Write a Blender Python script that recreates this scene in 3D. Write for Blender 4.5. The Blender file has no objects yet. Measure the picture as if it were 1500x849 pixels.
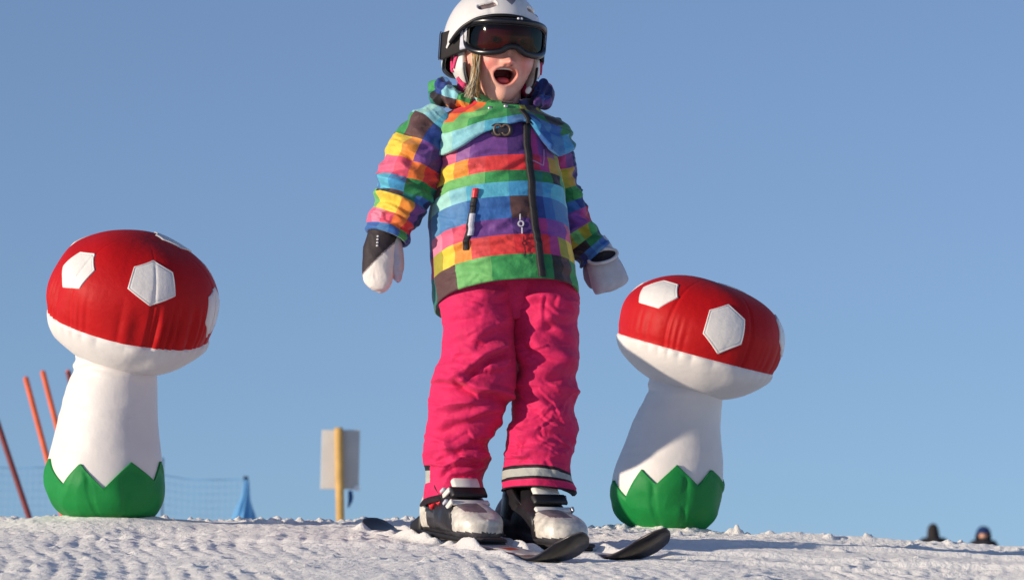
import bpy, math, random
import numpy as np
from mathutils import Vector, Matrix

rng = np.random.default_rng(7)
random.seed(7)
SC = bpy.context.scene
COL = SC.collection

# ------------------------------------------------------------------ camera numbers
FPX = 5625.0                       # focal length in pixels of the 1500-wide photograph (135 mm lens)
PITCH = math.atan((940 - 424.5) / FPX)
CP, SP = math.cos(PITCH), math.sin(PITCH)
D0 = 7.0                           # distance of the child
KPX = D0 / FPX                     # metres per photo pixel at the child


def at(px, py, d):
    """world point at distance d (along y) seen at photo pixel px, py"""
    a = (px - 750.0) / FPX
    b = (424.5 - py) / FPX
    t = d / (CP - b * SP)
    return Vector((a * t, d, (SP + b * CP) * t))


def W(P, d0=D0):
    """model units (photo pixel size, x right, y down, third = depth away) -> metres"""
    P = np.asarray(P, float)
    a = (P[..., 0] - 750.0) / FPX
    b = (424.5 - P[..., 1]) / FPX
    t = d0 / (CP - b * SP)
    k = d0 / FPX
    return np.stack([a * t, d0 + P[..., 2] * k, (SP + b * CP) * t], -1)


def lin(c):
    c = np.asarray(c, float) / 255.0
    return np.where(c <= 0.04045, c / 12.92, ((c + 0.055) / 1.055) ** 2.4)


def sstep(a, b, x):
    t = np.clip((np.asarray(x, float) - a) / (b - a), 0, 1)
    return t * t * (3 - 2 * t)


# ------------------------------------------------------------------ cheap smooth noise
class Noise:
    def __init__(self, seed, n=28, spread=0.6):
        r = np.random.default_rng(seed)
        v = r.normal(size=(n, 3))
        v /= np.linalg.norm(v, axis=1)[:, None]
        self.k = v * (1 + spread * r.normal(size=(n, 1)))
        self.p = r.uniform(0, 6.283, n)
        self.n = n

    def __call__(self, P, scale):
        q = np.asarray(P, float) / scale
        return np.sin(q @ self.k.T * 3.0 + self.p).sum(-1) / math.sqrt(self.n / 2.0)


NA, NB, NC = Noise(1), Noise(2), Noise(3)


def cloth(P, scale, stretch=(1, 1, 1)):
    """sharp-ridged wrinkles, roughly -1..1"""
    P = np.asarray(P, float) * np.array(stretch)
    w = P + np.stack([NB(P, scale * 2), NC(P, scale * 2), NB(P + 31, scale * 2)], -1) * scale * 0.35
    return 0.75 - np.abs(NA(w, scale)) * 1.1


def fold_disp(P, folds):
    """folds drawn as strokes (x1, y1, x2, y2, width, height): a ridge with a valley on its lower side"""
    d = np.zeros(P.shape[:-1])
    x, y = P[..., 0], P[..., 1]
    for (x1, y1, x2, y2, w, a) in folds:
        dx, dy = x2 - x1, y2 - y1
        L = math.hypot(dx, dy)
        ux, uy = dx / L, dy / L
        s = (x - x1) * ux + (y - y1) * uy
        n = -(x - x1) * uy + (y - y1) * ux
        n = n + 2.5 * np.sin(s * 0.09 + x1)
        tap = np.clip(np.minimum((s + w) / (2.2 * w), (L + w - s) / (2.2 * w)), 0, 1)
        tap = tap * tap * (3 - 2 * tap)
        d += a * tap * (np.exp(-(n / w) ** 2) - 0.75 * np.exp(-((n - 1.35 * w) / (0.8 * w)) ** 2))
    return d


def creases(seed, n, x0, x1, y0, y1, w=(2.2, 4.2), a=(0.7, 1.9), ln=(14, 38), tilt=35):
    """small random cloth creases inside a box, as fold strokes"""
    r = np.random.default_rng(seed)
    out = []
    for _ in range(n):
        cx, cy = r.uniform(x0, x1), r.uniform(y0, y1)
        t_ = math.radians(r.normal(0, tilt))
        L_ = r.uniform(*ln) / 2
        out.append((cx - L_ * math.cos(t_), cy - L_ * math.sin(t_), cx + L_ * math.cos(t_), cy + L_ * math.sin(t_), r.uniform(*w), r.uniform(*a)))
    return out


# ------------------------------------------------------------------ materials
MATS = {}


def mat(name, col=(0.5, 0.5, 0.5), rough=0.6, attr=False, var=0.0, var_scale=30.0, bump=0.0, bump_scale=200.0,
        metal=0.0, coat=0.0, sheen=0.0, sss=0.0, spec=0.5):
    if name in MATS:
        return MATS[name]
    m = bpy.data.materials.new(name)
    m.use_nodes = True
    nt = m.node_tree
    b = nt.nodes['Principled BSDF']
    b.inputs['Roughness'].default_value = rough
    b.inputs['Metallic'].default_value = metal
    b.inputs['Coat Weight'].default_value = coat
    b.inputs['Sheen Weight'].default_value = sheen
    b.inputs['Specular IOR Level'].default_value = spec
    if sss:
        b.inputs['Subsurface Weight'].default_value = sss
        b.inputs['Subsurface Radius'].default_value = (1.0, 0.35, 0.2)
        b.inputs['Subsurface Scale'].default_value = 0.006
    tc = nt.nodes.new('ShaderNodeTexCoord')
    if attr:
        a = nt.nodes.new('ShaderNodeVertexColor')
        a.layer_name = 'pattern'
        src = a.outputs['Color']
    else:
        rgb = nt.nodes.new('ShaderNodeRGB')
        rgb.outputs[0].default_value = (*col, 1)
        src = rgb.outputs[0]
    if var:
        n = nt.nodes.new('ShaderNodeTexNoise')
        n.inputs['Scale'].default_value = var_scale
        n.inputs['Detail'].default_value = 6
        nt.links.new(tc.outputs['Object'], n.inputs['Vector'])
        mr = nt.nodes.new('ShaderNodeMapRange')
        mr.inputs['From Min'].default_value = 0.25
        mr.inputs['From Max'].default_value = 0.75
        mr.inputs['To Min'].default_value = 1 - var
        mr.inputs['To Max'].default_value = 1 + var * 0.4
        nt.links.new(n.outputs['Fac'], mr.inputs['Value'])
        mx = nt.nodes.new('ShaderNodeMix')
        mx.data_type = 'RGBA'
        mx.blend_type = 'MULTIPLY'
        mx.inputs['Factor'].default_value = 1
        nt.links.new(src, mx.inputs[6])
        nt.links.new(mr.outputs['Result'], mx.inputs[7])
        src = mx.outputs[2]
    nt.links.new(src, b.inputs['Base Color'])
    if bump:
        n = nt.nodes.new('ShaderNodeTexNoise')
        n.inputs['Scale'].default_value = bump_scale
        n.inputs['Detail'].default_value = 5
        nt.links.new(tc.outputs['Object'], n.inputs['Vector'])
        bp = nt.nodes.new('ShaderNodeBump')
        bp.inputs['Strength'].default_value = 1.0
        bp.inputs['Distance'].default_value = bump
        nt.links.new(n.outputs['Fac'], bp.inputs['Height'])
        nt.links.new(bp.outputs['Normal'], b.inputs['Normal'])
    MATS[name] = m
    return m


M_JACKET = mat('checked_shell_fabric', attr=True, rough=0.6, spec=0.3, var=0.16, var_scale=70, bump=0.0016, bump_scale=110, sheen=0.15)
M_PANTS = mat('pink_snow_pants_fabric', attr=True, rough=0.72, spec=0.25, var=0.16, var_scale=38, bump=0.0022, bump_scale=75, sheen=0.06)
M_MITT = mat('mitten_fabric', attr=True, rough=0.7, var=0.12, var_scale=60, bump=0.0008, bump_scale=200)
M_SKIN = mat('child_skin', attr=True, rough=0.5, sss=0.3, bump=0.0002, bump_scale=500)
M_HELM = mat('helmet_shell_paint', attr=True, rough=0.34, var=0.06, var_scale=40, coat=0.1)
M_BLACK = mat('black_rubber', lin((26, 24, 26)), rough=0.5, var=0.2)
M_BLACKGLOSS = mat('black_gloss_plastic', lin((18, 17, 20)), rough=0.25, spec=0.5)
M_STRAP = mat('black_elastic_strap', lin((30, 24, 24)), rough=0.8, bump=0.0004, bump_scale=600)
M_GREY = mat('silver_grey_rubber', lin((200, 202, 214)), rough=0.6, var=0.2, var_scale=150)
M_PINKPAD = mat('pink_ear_padding', lin((214, 60, 110)), rough=0.8, bump=0.0006, bump_scale=300)
M_WHITE = mat('white_plastic', lin((228, 224, 216)), rough=0.4, var=0.1, var_scale=60)
M_ZIP = mat('zip_tape', lin((24, 22, 26)), rough=0.6, bump=0.0008, bump_scale=700)
M_PRINT = mat('white_print', lin((225, 222, 225)), rough=0.6)
M_DARKPRINT = mat('dark_print', lin((70, 18, 26)), rough=0.6)
M_RED = mat('red_plastic', lin((222, 40, 52)), rough=0.4)
M_EMBLEM = mat('emblem_bronze', lin((110, 92, 78)), rough=0.4, var=0.3, var_scale=200)
M_EMBLEMD = mat('emblem_dark', lin((44, 38, 46)), rough=0.5)
M_BOOT = mat('ski_boot_plastic', attr=True, rough=0.36, var=0.42, var_scale=85, coat=0.1, bump=0.0005, bump_scale=160)
M_METAL = mat('buckle_metal', lin((190, 190, 195)), rough=0.35, metal=0.8)
M_SKITOP = mat('ski_top_sheet', attr=True, rough=0.35, var=0.2, var_scale=60)
M_HAIR = mat('blonde_hair', attr=True, rough=0.5)
M_TONGUE = mat('tongue_wet', lin((196, 80, 84)), rough=0.3)
M_TEETH = mat('milk_teeth', lin((225, 218, 205)), rough=0.3)
M_EYE = mat('eye_white', lin((225, 220, 215)), rough=0.2)
M_MRED = mat('red_vinyl_cloth', lin((190, 15, 20)), rough=0.58, spec=0.25, var=0.10, var_scale=14, bump=0.0012, bump_scale=60)
M_MWHITE = mat('white_vinyl_cloth', lin((232, 226, 220)), rough=0.5, var=0.07, var_scale=10, bump=0.0012, bump_scale=45)
M_MSPOT = mat('white_spot_vinyl', lin((236, 232, 226)), rough=0.42, var=0.07, var_scale=25, bump=0.0012, bump_scale=60)
M_MGREEN = mat('green_vinyl_cloth', lin((26, 136, 64)), rough=0.56, spec=0.28, var=0.12, var_scale=12, bump=0.0014, bump_scale=50)
M_ORANGE = mat('orange_pole_paint', attr=True, rough=0.5, var=0.2, var_scale=20)
M_NET = mat('blue_net_cord', lin((96, 160, 208)), rough=0.7)
M_NETPOST = mat('net_post_paint', lin((50, 60, 90)), rough=0.6)
M_WOOD = mat('pine_post_wood', lin((216, 172, 98)), rough=0.75, var=0.25, var_scale=18, bump=0.002, bump_scale=60)
M_BOARD = mat('sign_board_back', lin((206, 202, 196)), rough=0.7, var=0.12, var_scale=8)
M_BOARDW = mat('sign_board_white_corner', lin((240, 240, 238)), rough=0.5)
M_BLUE = mat('blue_ribbon', lin((40, 84, 140)), rough=0.6)
M_DARKCLOTH = mat('dark_winter_jacket', lin((24, 24, 34)), rough=0.8, var=0.2)
M_HATBLUE = mat('blue_knit_hat', lin((20, 50, 100)), rough=0.9, var=0.2, bump=0.004, bump_scale=80)
M_HATDARK = mat('dark_knit_hat', lin((40, 34, 34)), rough=0.9, var=0.2, bump=0.004, bump_scale=80)
M_SKIN2 = mat('adult_skin', lin((206, 150, 122)), rough=0.5)


def lens_mat():
    m = bpy.data.materials.new('amber_goggle_lens')
    m.use_nodes = True
    nt = m.node_tree
    nt.nodes.remove(nt.nodes['Principled BSDF'])
    out = nt.nodes['Material Output']
    tr = nt.nodes.new('ShaderNodeBsdfTransparent')
    tr.inputs['Color'].default_value = (0.20, 0.022, 0.012, 1)
    gl = nt.nodes.new('ShaderNodeBsdfGlossy')
    gl.inputs['Color'].default_value = (0.62, 0.68, 0.62, 1)
    gl.inputs['Roughness'].default_value = 0.06
    lw = nt.nodes.new('ShaderNodeLayerWeight')
    lw.inputs['Blend'].default_value = 0.35
    mr = nt.nodes.new('ShaderNodeMapRange')
    mr.inputs['To Min'].default_value = 0.02
    mr.inputs['To Max'].default_value = 0.28
    nt.links.new(lw.outputs['Fresnel'], mr.inputs['Value'])
    mx = nt.nodes.new('ShaderNodeMixShader')
    nt.links.new(mr.outputs['Result'], mx.inputs[0])
    nt.links.new(tr.outputs[0], mx.inputs[1])
    nt.links.new(gl.outputs[0], mx.inputs[2])
    nt.links.new(mx.outputs[0], out.inputs['Surface'])
    return m


M_LENS = lens_mat()


# ------------------------------------------------------------------ mesh helpers
def empty(name, loc, label, cat, group=None):
    o = bpy.data.objects.new(name, None)
    COL.objects.link(o)
    o.location = loc
    o.empty_display_size = 0.05
    o['label'] = label
    o['category'] = cat
    if group:
        o['group'] = group
    return o


def world_loc(o):
    v = Vector((0, 0, 0))
    while o is not None:
        v = v + o.location
        o = o.parent
    return v


def link(name, me, parent=None, label=None):
    o = bpy.data.objects.new(name, me)
    COL.objects.link(o)
    if parent is not None:
        off = world_loc(parent)
        me.transform(Matrix.Translation(-off))
        o.parent = parent
    if label:
        o['label'] = label
    return o


def mesh(name, verts, faces, material, parent=None, colors=None, smooth=True, label=None, vcol=None):
    me = bpy.data.meshes.new(name)
    verts = np.asarray(verts, float).reshape(-1, 3)
    me.from_pydata(verts.tolist(), [], faces if isinstance(faces, list) else faces.tolist())
    me.polygons.foreach_set('use_smooth', np.full(len(me.polygons), smooth))
    if colors is not None:                       # one colour per face
        ca = me.color_attributes.new('pattern', 'FLOAT_COLOR', 'CORNER')
        tot = np.zeros(len(me.polygons), int)
        me.polygons.foreach_get('loop_total', tot)
        c = np.repeat(np.asarray(colors, float), tot, axis=0)
        ca.data.foreach_set('color', np.concatenate([c, np.ones((len(c), 1))], 1).ravel())
    if vcol is not None:                         # one colour per vertex
        ca = me.color_attributes.new('pattern', 'FLOAT_COLOR', 'POINT')
        ca.data.foreach_set('color', np.concatenate([vcol, np.ones((len(vcol), 1))], 1).ravel())
    me.materials.append(material)
    me.update()
    return link(name, me, parent, label)


def grid_faces(nv, nu, wrap=True, off=0):
    i = np.arange(nv - 1)[:, None]
    nj = nu if wrap else nu - 1
    j = np.arange(nj)[None, :]
    j2 = (j + 1) % nu
    f = np.stack([i * nu + j + 0 * j2, i * nu + j2, (i + 1) * nu + j2, (i + 1) * nu + j + 0 * j2], -1)
    return f.reshape(-1, 4) + off


def grid(name, V, material, parent=None, wrap=True, colfun=None, caps=(False, False), label=None, smooth=True):
    """V[nv, nu, 3] metres; colfun(i, j) gives the colour array of the (nv-1) x nj faces"""
    nv, nu = V.shape[:2]
    verts = V.reshape(-1, 3)
    faces = grid_faces(nv, nu, wrap).tolist()
    cols = None
    if colfun is not None:
        cols = np.asarray(colfun).reshape(-1, 3)
    extra = []
    if caps[0]:
        verts = np.concatenate([verts, V[0].mean(0)[None]])
        c = len(verts) - 1
        extra += [[(j + 1) % nu, j, c] for j in range(nu)]
        if cols is not None:
            cols = np.concatenate([cols, cols[:nu]])
    if caps[1]:
        verts = np.concatenate([verts, V[-1].mean(0)[None]])
        c = len(verts) - 1
        b = (nv - 1) * nu
        extra += [[b + j, b + (j + 1) % nu, c] for j in range(nu)]
        if cols is not None:
            cols = np.concatenate([cols, cols[-nu:] if not caps[0] else cols[(nv - 2) * nu:(nv - 1) * nu]])
    return mesh(name, verts, faces + extra, material, parent, colors=cols, label=label, smooth=smooth)


def crom(P, n, closed=False):
    """Catmull-Rom through the rows of P, n samples"""
    P = np.asarray(P, float)
    m = len(P)
    if closed:
        t = np.arange(n) / n * m
    else:
        t = np.linspace(0, m - 1, n)
    i = np.minimum(np.floor(t).astype(int), m - 1 if closed else m - 2)
    f = (t - i)[:, None]
    if closed:
        g = lambda k: P[(i + k) % m]
    else:
        Q = np.concatenate([[2 * P[0] - P[1]], P, [2 * P[-1] - P[-2]]])
        g = lambda k: Q[np.clip(i + k + 1, 0, m + 1)]
    a, b, c, d = g(-1), g(0), g(1), g(2)
    return 0.5 * (2 * b + (c - a) * f + (2 * a - 5 * b + 4 * c - d) * f ** 2 + (3 * b - a - 3 * c + d) * f ** 3)


def tube(path, radii, nu, nv, ref=(0, 0, 1), closed=False, power=2.0, phase=0.0, level=False):
    """path rows (x, y, z); radii rows (side, ref). Returns V[nv, nu, 3], outward unit vectors, u angles.
    u = 0 points along the side axis, u = -90 deg against ref."""
    C = crom(path, nv, closed)
    R = crom(np.asarray(radii, float).reshape(len(path), -1), nv, closed)
    if R.shape[1] == 1:
        R = np.repeat(R, 2, 1)
    if closed:
        T = np.roll(C, -1, 0) - np.roll(C, 1, 0)
    else:
        T = np.gradient(C, axis=0)
    if level:
        T = np.repeat(np.array([[0, 1.0, 0]]), nv, 0)
    T /= np.linalg.norm(T, axis=1)[:, None] + 1e-12
    ref = np.asarray(ref, float)
    if ref.ndim == 1:
        ref = np.repeat(ref[None], nv, 0)
    E = ref - (ref * T).sum(1)[:, None] * T
    E /= np.linalg.norm(E, axis=1)[:, None] + 1e-12
    S = np.cross(E, T)
    u = np.arange(nu) / nu * 2 * np.pi + phase
    cu, su = np.cos(u), np.sin(u)
    e = 2.0 / power
    cc, ss = np.sign(cu) * np.abs(cu) ** e, np.sign(su) * np.abs(su) ** e
    off = S[:, None] * (R[:, :1] * cc)[:, :, None] + E[:, None] * (R[:, 1:2] * ss)[:, :, None]
    n = off / (np.linalg.norm(off, axis=2)[:, :, None] + 1e-9)
    return C[:, None] + off, n, u


def facemid(V, wrap=True):
    a = V
    b = np.roll(V, -1, 1) if wrap else V[:, 1:]
    if not wrap:
        a = V[:, :-1]
    return (a[:-1] + b[:-1] + a[1:] + b[1:]) / 4


def const_cols(V, c, wrap=True):
    nv, nu = V.shape[:2]
    return np.broadcast_to(np.asarray(c, float), (nv - 1, nu if wrap else nu - 1, 3)).copy()


def capsule(p, q, r, nu=12, nv=14, flat=1.0, ref=(0, 0, 1)):
    p, q = np.asarray(p, float), np.asarray(q, float)
    L = np.linalg.norm(q - p)
    a = (q - p) / L
    ts, rs = [], []
    for k in range(5):
        x = math.pi / 2 * k / 4
        ts.append(r * (1 - math.sin(x + 0)) if False else r * (1 - math.cos(x)))
        rs.append(max(r * math.sin(x), r * 0.02))
    pts = [p + a * t for t in ts] + [q - a * t for t in ts[::-1]]
    rad = [(x, x * flat) for x in rs] + [(x, x * flat) for x in rs[::-1]]
    T = np.array(pts)
    V = []
    E = np.asarray(ref, float) - np.dot(ref, a) * a
    E /= np.linalg.norm(E)
    S = np.cross(E, a)
    u = np.arange(nu) / nu * 2 * np.pi
    for c, (ra, rb) in zip(T, rad):
        V.append(c + S * (ra * np.cos(u))[:, None] + E * (rb * np.sin(u))[:, None])
    return np.array(V)


def rounded_box(sx, sy, sz, r, seg=3):
    """rounded box as verts and faces (bmesh bevel)"""
    import bmesh
    bm = bmesh.new()
    bmesh.ops.create_cube(bm, size=1)
    for v in bm.verts:
        v.co = Vector((v.co.x * sx, v.co.y * sy, v.co.z * sz))
    bmesh.ops.bevel(bm, geom=list(bm.edges), offset=r, segments=seg, affect='EDGES', profile=0.5)
    bm.verts.index_update()
    V = np.array([v.co[:] for v in bm.verts])
    Fc = [[v.index for v in f.verts] for f in bm.faces]
    bm.free()
    return V, Fc


def frame_apply(V, origin, fx, fy, fz):
    V = np.asarray(V, float)
    M = np.stack([np.asarray(fx, float), np.asarray(fy, float), np.asarray(fz, float)])
    return V @ M + np.asarray(origin, float)


# ================================================================== SNOW GROUND
PY = np.array([-3000, -300, -60, -10, 0, 3, 5, 6, 6.6, 7.0, 7.35, 7.6, 7.8, 8.1, 8.6, 9.5, 12, 20, 30, 48, 66, 150, 400, 1200, 4000.])
PZ = np.array([-60, -22, -7, -1.6, -0.52, -0.22, -0.02, 0.09, 0.152, 0.190, 0.215, 0.231, 0.239, 0.241, 0.232, 0.205, 0.13, 0.02, -0.02, 0.02, 0.10, -2.0, -12, -24, -26.])


def pchip(xs, ys, x):
    h = np.diff(xs)
    dl = np.diff(ys) / h
    m = np.zeros(len(xs))
    m[0], m[-1] = dl[0], dl[-1]
    for k in range(1, len(xs) - 1):
        if dl[k - 1] * dl[k] > 0:
            w1, w2 = 2 * h[k] + h[k - 1], h[k] + 2 * h[k - 1]
            m[k] = (w1 + w2) / (w1 / dl[k - 1] + w2 / dl[k])
    i = np.clip(np.searchsorted(xs, x) - 1, 0, len(xs) - 2)
    t = (x - xs[i]) / h[i]
    return ((1 + 2 * t) * (1 - t) ** 2 * ys[i] + t * (1 - t) ** 2 * h[i] * m[i] + t * t * (3 - 2 * t) * ys[i + 1] + t * t * (t - 1) * h[i] * m[i + 1])


def ground_base(x, y):
    x, y = np.asarray(x, float), np.asarray(y, float)
    xs = 3.0 * np.tanh(x / 3.0)
    near = np.exp(-np.maximum(np.abs(y - 7) - 4, 0) / 10.0)
    lat = pchip(np.array([-400, -1.6, -1.03, -0.3, 0.18, 0.62, 1.04, 1.8, 400.]), np.array([0.02, 0.012, 0.009, 0.002, -0.0115, -0.034, -0.057, -0.07, -0.07]), xs)
    dip = -0.010 * np.exp(-((x - 0.08) / 0.14) ** 2 - ((y - 6.95) / 0.6) ** 2) - 0.020 * np.exp(-((x + 0.03) / 0.12) ** 2 - ((y - 7.10) / 0.22) ** 2)
    return pchip(PY, PZ, y) + near * (lat + dip)


def axis(lo, hi, step, far, growth=1.16):
    a = list(np.arange(lo, hi + 1e-9, step))
    s = step
    x = hi
    up = []
    while x < far:
        s *= growth
        x += s
        up.append(x)
    s = step
    x = lo
    dn = []
    while x > -far:
        s *= growth
        x -= s
        dn.append(x)
    return np.array(dn[::-1] + a + up)


def fft_noise(ny, nx, dy, dx, lx, ly, seed):
    """gaussian noise with feature size about lx, ly metres on a regular grid"""
    r = np.random.default_rng(seed)
    ky = np.fft.fftfreq(ny, dy)[:, None]
    kx = np.fft.rfftfreq(nx, dx)[None, :]
    f = np.fft.rfft2(r.normal(size=(ny, nx))) * np.exp(-((kx * lx) ** 2 + (ky * ly) ** 2) * 2.2)
    z = np.fft.irfft2(f, s=(ny, nx))
    return (z - z.mean()) / z.std()


GX0, GX1, GY0, GY1, GS = -1.35, 1.65, 5.75, 8.75, 0.0045
gx = axis(GX0, GX1, GS, 3500, 1.2)
gy = axis(GY0, GY1, GS, 3500, 1.2)
X, Y = np.meshgrid(gx, gy)
Z = ground_base(X, Y)
ix0, ix1 = np.searchsorted(gx, GX0 - 1e-6), np.searchsorted(gx, GX1 - 1e-6)
iy0, iy1 = np.searchsorted(gy, GY0 - 1e-6), np.searchsorted(gy, GY1 - 1e-6)
xs_, ys_ = X[iy0:iy1, ix0:ix1], Y[iy0:iy1, ix0:ix1]
ny_, nx_ = xs_.shape
edge = sstep(0, 0.15, np.minimum(np.minimum(xs_ - GX0, GX1 - xs_), np.minimum(ys_ - GY0, GY1 - ys_)))
N = lambda lx, ly, s: fft_noise(ny_, nx_, GS, GS, lx, ly, s)
dz = 0.0026 * N(0.26, 0.34, 11) + 0.0011 * N(0.09, 0.13, 12) + 0.0006 * N(0.035, 0.05, 13) + 0.0005 * N(0.011, 0.015, 14)
dz *= 0.7 + 0.5 * sstep(-0.8, 1.2, N(0.25, 0.3, 22))
# groomer ridges running down towards the camera, strongest low on the left, broken by skiing
mask = sstep(-0.6, 0.9, N(0.20, 0.5, 15) + 0.6 - 1.1 * (xs_ + 0.5)) * sstep(7.5, 6.9, ys_)
ph = (xs_ + 0.13 * (ys_ - 6.5) + 0.012 * N(0.3, 0.5, 16)) / 0.038
dz += mask * 0.0024 * (np.abs(np.sin(math.pi * ph)) ** 0.8 - 0.6) * (0.6 + 0.6 * sstep(-1, 1, N(0.05, 0.09, 17)))
# old ski tracks across the crest on the right
for (xa, ya, xb, yb, w, a) in [(0.35, 7.30, 1.5, 7.62, 0.018, -0.012), (0.15, 6.95, 1.5, 7.05, 0.02, -0.010), (0.5, 7.62, 1.6, 7.75, 0.03, 0.014),
                               (-0.95, 7.05, 0.0, 6.72, 0.02, -0.007), (-0.3, 6.75, 0.9, 6.62, 0.016, 0.008), (0.2, 7.18, 1.6, 7.30, 0.015, 0.010),
                               (0.35, 6.85, 1.6, 6.80, 0.014, 0.009)]:
    L = math.hypot(xb - xa, yb - ya)
    ux, uy = (xb - xa) / L, (yb - ya) / L
    n = -(xs_ - xa) * uy + (ys_ - ya) * ux + 0.006 * NA(np.stack([xs_, ys_, 0 * xs_], -1), 0.25)
    s = (xs_ - xa) * ux + (ys_ - ya) * uy
    dz += a * np.exp(-(n / w) ** 2) * sstep(-0.1, 0.1, s) * sstep(L + 0.1, L - 0.1, s)
# loose crumbs of snow, thick along the crest
crumb = np.zeros_like(dz)
cr = np.random.default_rng(5)
ncr = 5200
ccx = cr.uniform(GX0, GX1, ncr)
ccy = np.where(cr.random(ncr) < 0.55, cr.normal(7.72, 0.22, ncr), cr.uniform(GY0, 8.4, ncr))
clump = NB(np.stack([ccx, ccy, 0 * ccx], -1), 0.35)
for cx_, cy_, g_ in zip(ccx, ccy, clump):
    if g_ < cr.normal(-0.1, 0.7):
        continue
    r_ = min(0.0036 + cr.exponential(0.0022), 0.015)
    h_ = r_ * cr.uniform(0.2, 0.6) * (1.0 + 0.9 * float(sstep(7.45, 7.65, cy_)))
    j0, j1 = int((cx_ - 3 * r_ - GX0) / GS), int((cx_ + 3 * r_ - GX0) / GS) + 2
    i0, i1 = int((cy_ - 3 * r_ - GY0) / GS), int((cy_ + 3 * r_ - GY0) / GS) + 2
    j0, i0, j1, i1 = max(j0, 0), max(i0, 0), min(j1, nx_), min(i1, ny_)
    if j1 <= j0 or i1 <= i0:
        continue
    xx, yy = xs_[i0:i1, j0:j1] - cx_, ys_[i0:i1, j0:j1] - cy_
    q = (xx ** 2 + yy ** 2) / r_ ** 2
    crumb[i0:i1, j0:j1] = np.maximum(crumb[i0:i1, j0:j1], h_ * np.sqrt(np.clip(1 - q * 0.55, 0, 1)))
dz += crumb * (0.8 + 0.3 * N(0.01, 0.01, 19))

# where things stand the snow is pressed flat: skis and mushrooms
SKI = [((-0.262, 7.32), (0.092, 6.58)), ((-0.21, 7.38), (0.232, 6.66))]
for (a, b) in SKI:
    L = math.hypot(b[0] - a[0], b[1] - a[1])
    ux, uy = (b[0] - a[0]) / L, (b[1] - a[1]) / L
    n = np.abs(-(xs_ - a[0]) * uy + (ys_ - a[1]) * ux)
    s = (xs_ - a[0]) * ux + (ys_ - a[1]) * uy
    k = sstep(0.055, 0.038, n) * sstep(-0.03, 0.0, s) * sstep(L + 0.02, L - 0.03, s)
    dz = dz * (1 - k) + k * (-0.004)
    dz += 0.019 * np.exp(-((n - 0.050) / 0.015) ** 2) * sstep(0, 0.1, s) * sstep(L - 0.05, L - 0.2, s) * np.clip(0.55 + 0.4 * N(0.045, 0.045, 21), 0.05, 1.3)
MUSH = [(at(161, 760, 7.32), 0.075), (at(984, 780, 7.80), 0.06)]
for c, r in MUSH:
    dz += (c.z + 0.005 - float(ground_base(c.x, c.y))) * np.exp(-(np.hypot(xs_ - c.x, ys_ - c.y) / (r * 2.6)) ** 4)
    q = np.hypot(xs_ - c.x, ys_ - c.y)
    dz = dz + 0.005 * np.exp(-((q - r * 1.1) / 0.018) ** 2)
Z[iy0:iy1, ix0:ix1] += dz * edge
far_noise = 0.03 * NA(np.stack([X, Y, 0 * X], -1), 3.0) + 0.006 * NB(np.stack([X, Y, 0 * X], -1), 0.5)
fm = np.ones_like(Z)
fm[iy0:iy1, ix0:ix1] = 1 - edge
Z += far_noise * fm * sstep(0.1, 2.0, np.hypot(np.maximum(np.abs(X - 0.15) - 1.5, 0), np.maximum(np.abs(Y - 7.25) - 1.5, 0)))


def ground_z(x, y):
    """height of the finished snow"""
    j = np.clip(np.searchsorted(gx, x) - 1, 0, len(gx) - 2)
    i = np.clip(np.searchsorted(gy, y) - 1, 0, len(gy) - 2)
    return float(Z[i, j])


def snow_mat():
    m = bpy.data.materials.new('snow_surface')
    m.use_nodes = True
    nt = m.node_tree
    b = nt.nodes['Principled BSDF']
    b.inputs['Roughness'].default_value = 0.75
    b.inputs['Specular IOR Level'].default_value = 0.3
    b.inputs['Sheen Weight'].default_value = 1.0
    b.inputs['Diffuse Roughness'].default_value = 1.0
    b.inputs['Sheen Tint'].default_value = (1.0, 0.965, 0.90, 1)
    b.inputs['Sheen Roughness'].default_value = 0.75
    tc = nt.nodes.new('ShaderNodeTexCoord')
    n1 = nt.nodes.new('ShaderNodeTexNoise')
    n1.inputs['Scale'].default_value = 9
    n1.inputs['Detail'].default_value = 8
    nt.links.new(tc.outputs['Object'], n1.inputs['Vector'])
    cr_ = nt.nodes.new('ShaderNodeValToRGB')
    cr_.color_ramp.elements[0].position = 0.3
    cr_.color_ramp.elements[0].color = (0.85, 0.835, 0.81, 1)
    cr_.color_ramp.elements[1].position = 0.65
    cr_.color_ramp.elements[1].color = (0.96, 0.94, 0.90, 1)
    nt.links.new(n1.outputs['Fac'], cr_.inputs['Fac'])
    nt.links.new(cr_.outputs['Color'], b.inputs['Base Color'])
    n2 = nt.nodes.new('ShaderNodeTexNoise')
    n2.inputs['Scale'].default_value = 85
    n2.inputs['Detail'].default_value = 8
    n2.inputs['Roughness'].default_value = 0.65
    nt.links.new(tc.outputs['Object'], n2.inputs['Vector'])
    bp = nt.nodes.new('ShaderNodeBump')
    bp.inputs['Strength'].default_value = 0.9
    bp.inputs['Distance'].default_value = 0.007
    nt.links.new(n2.outputs['Fac'], bp.inputs['Height'])
    nt.links.new(bp.outputs['Normal'], b.inputs['Normal'])
    return m


g = mesh('snow_ground', np.stack([X, Y, Z], -1), grid_faces(len(gy), len(gx), False), snow_mat())
g['kind'] = 'structure'
g['label'] = 'sunlit crumbly snow slope with ski tracks'


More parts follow.
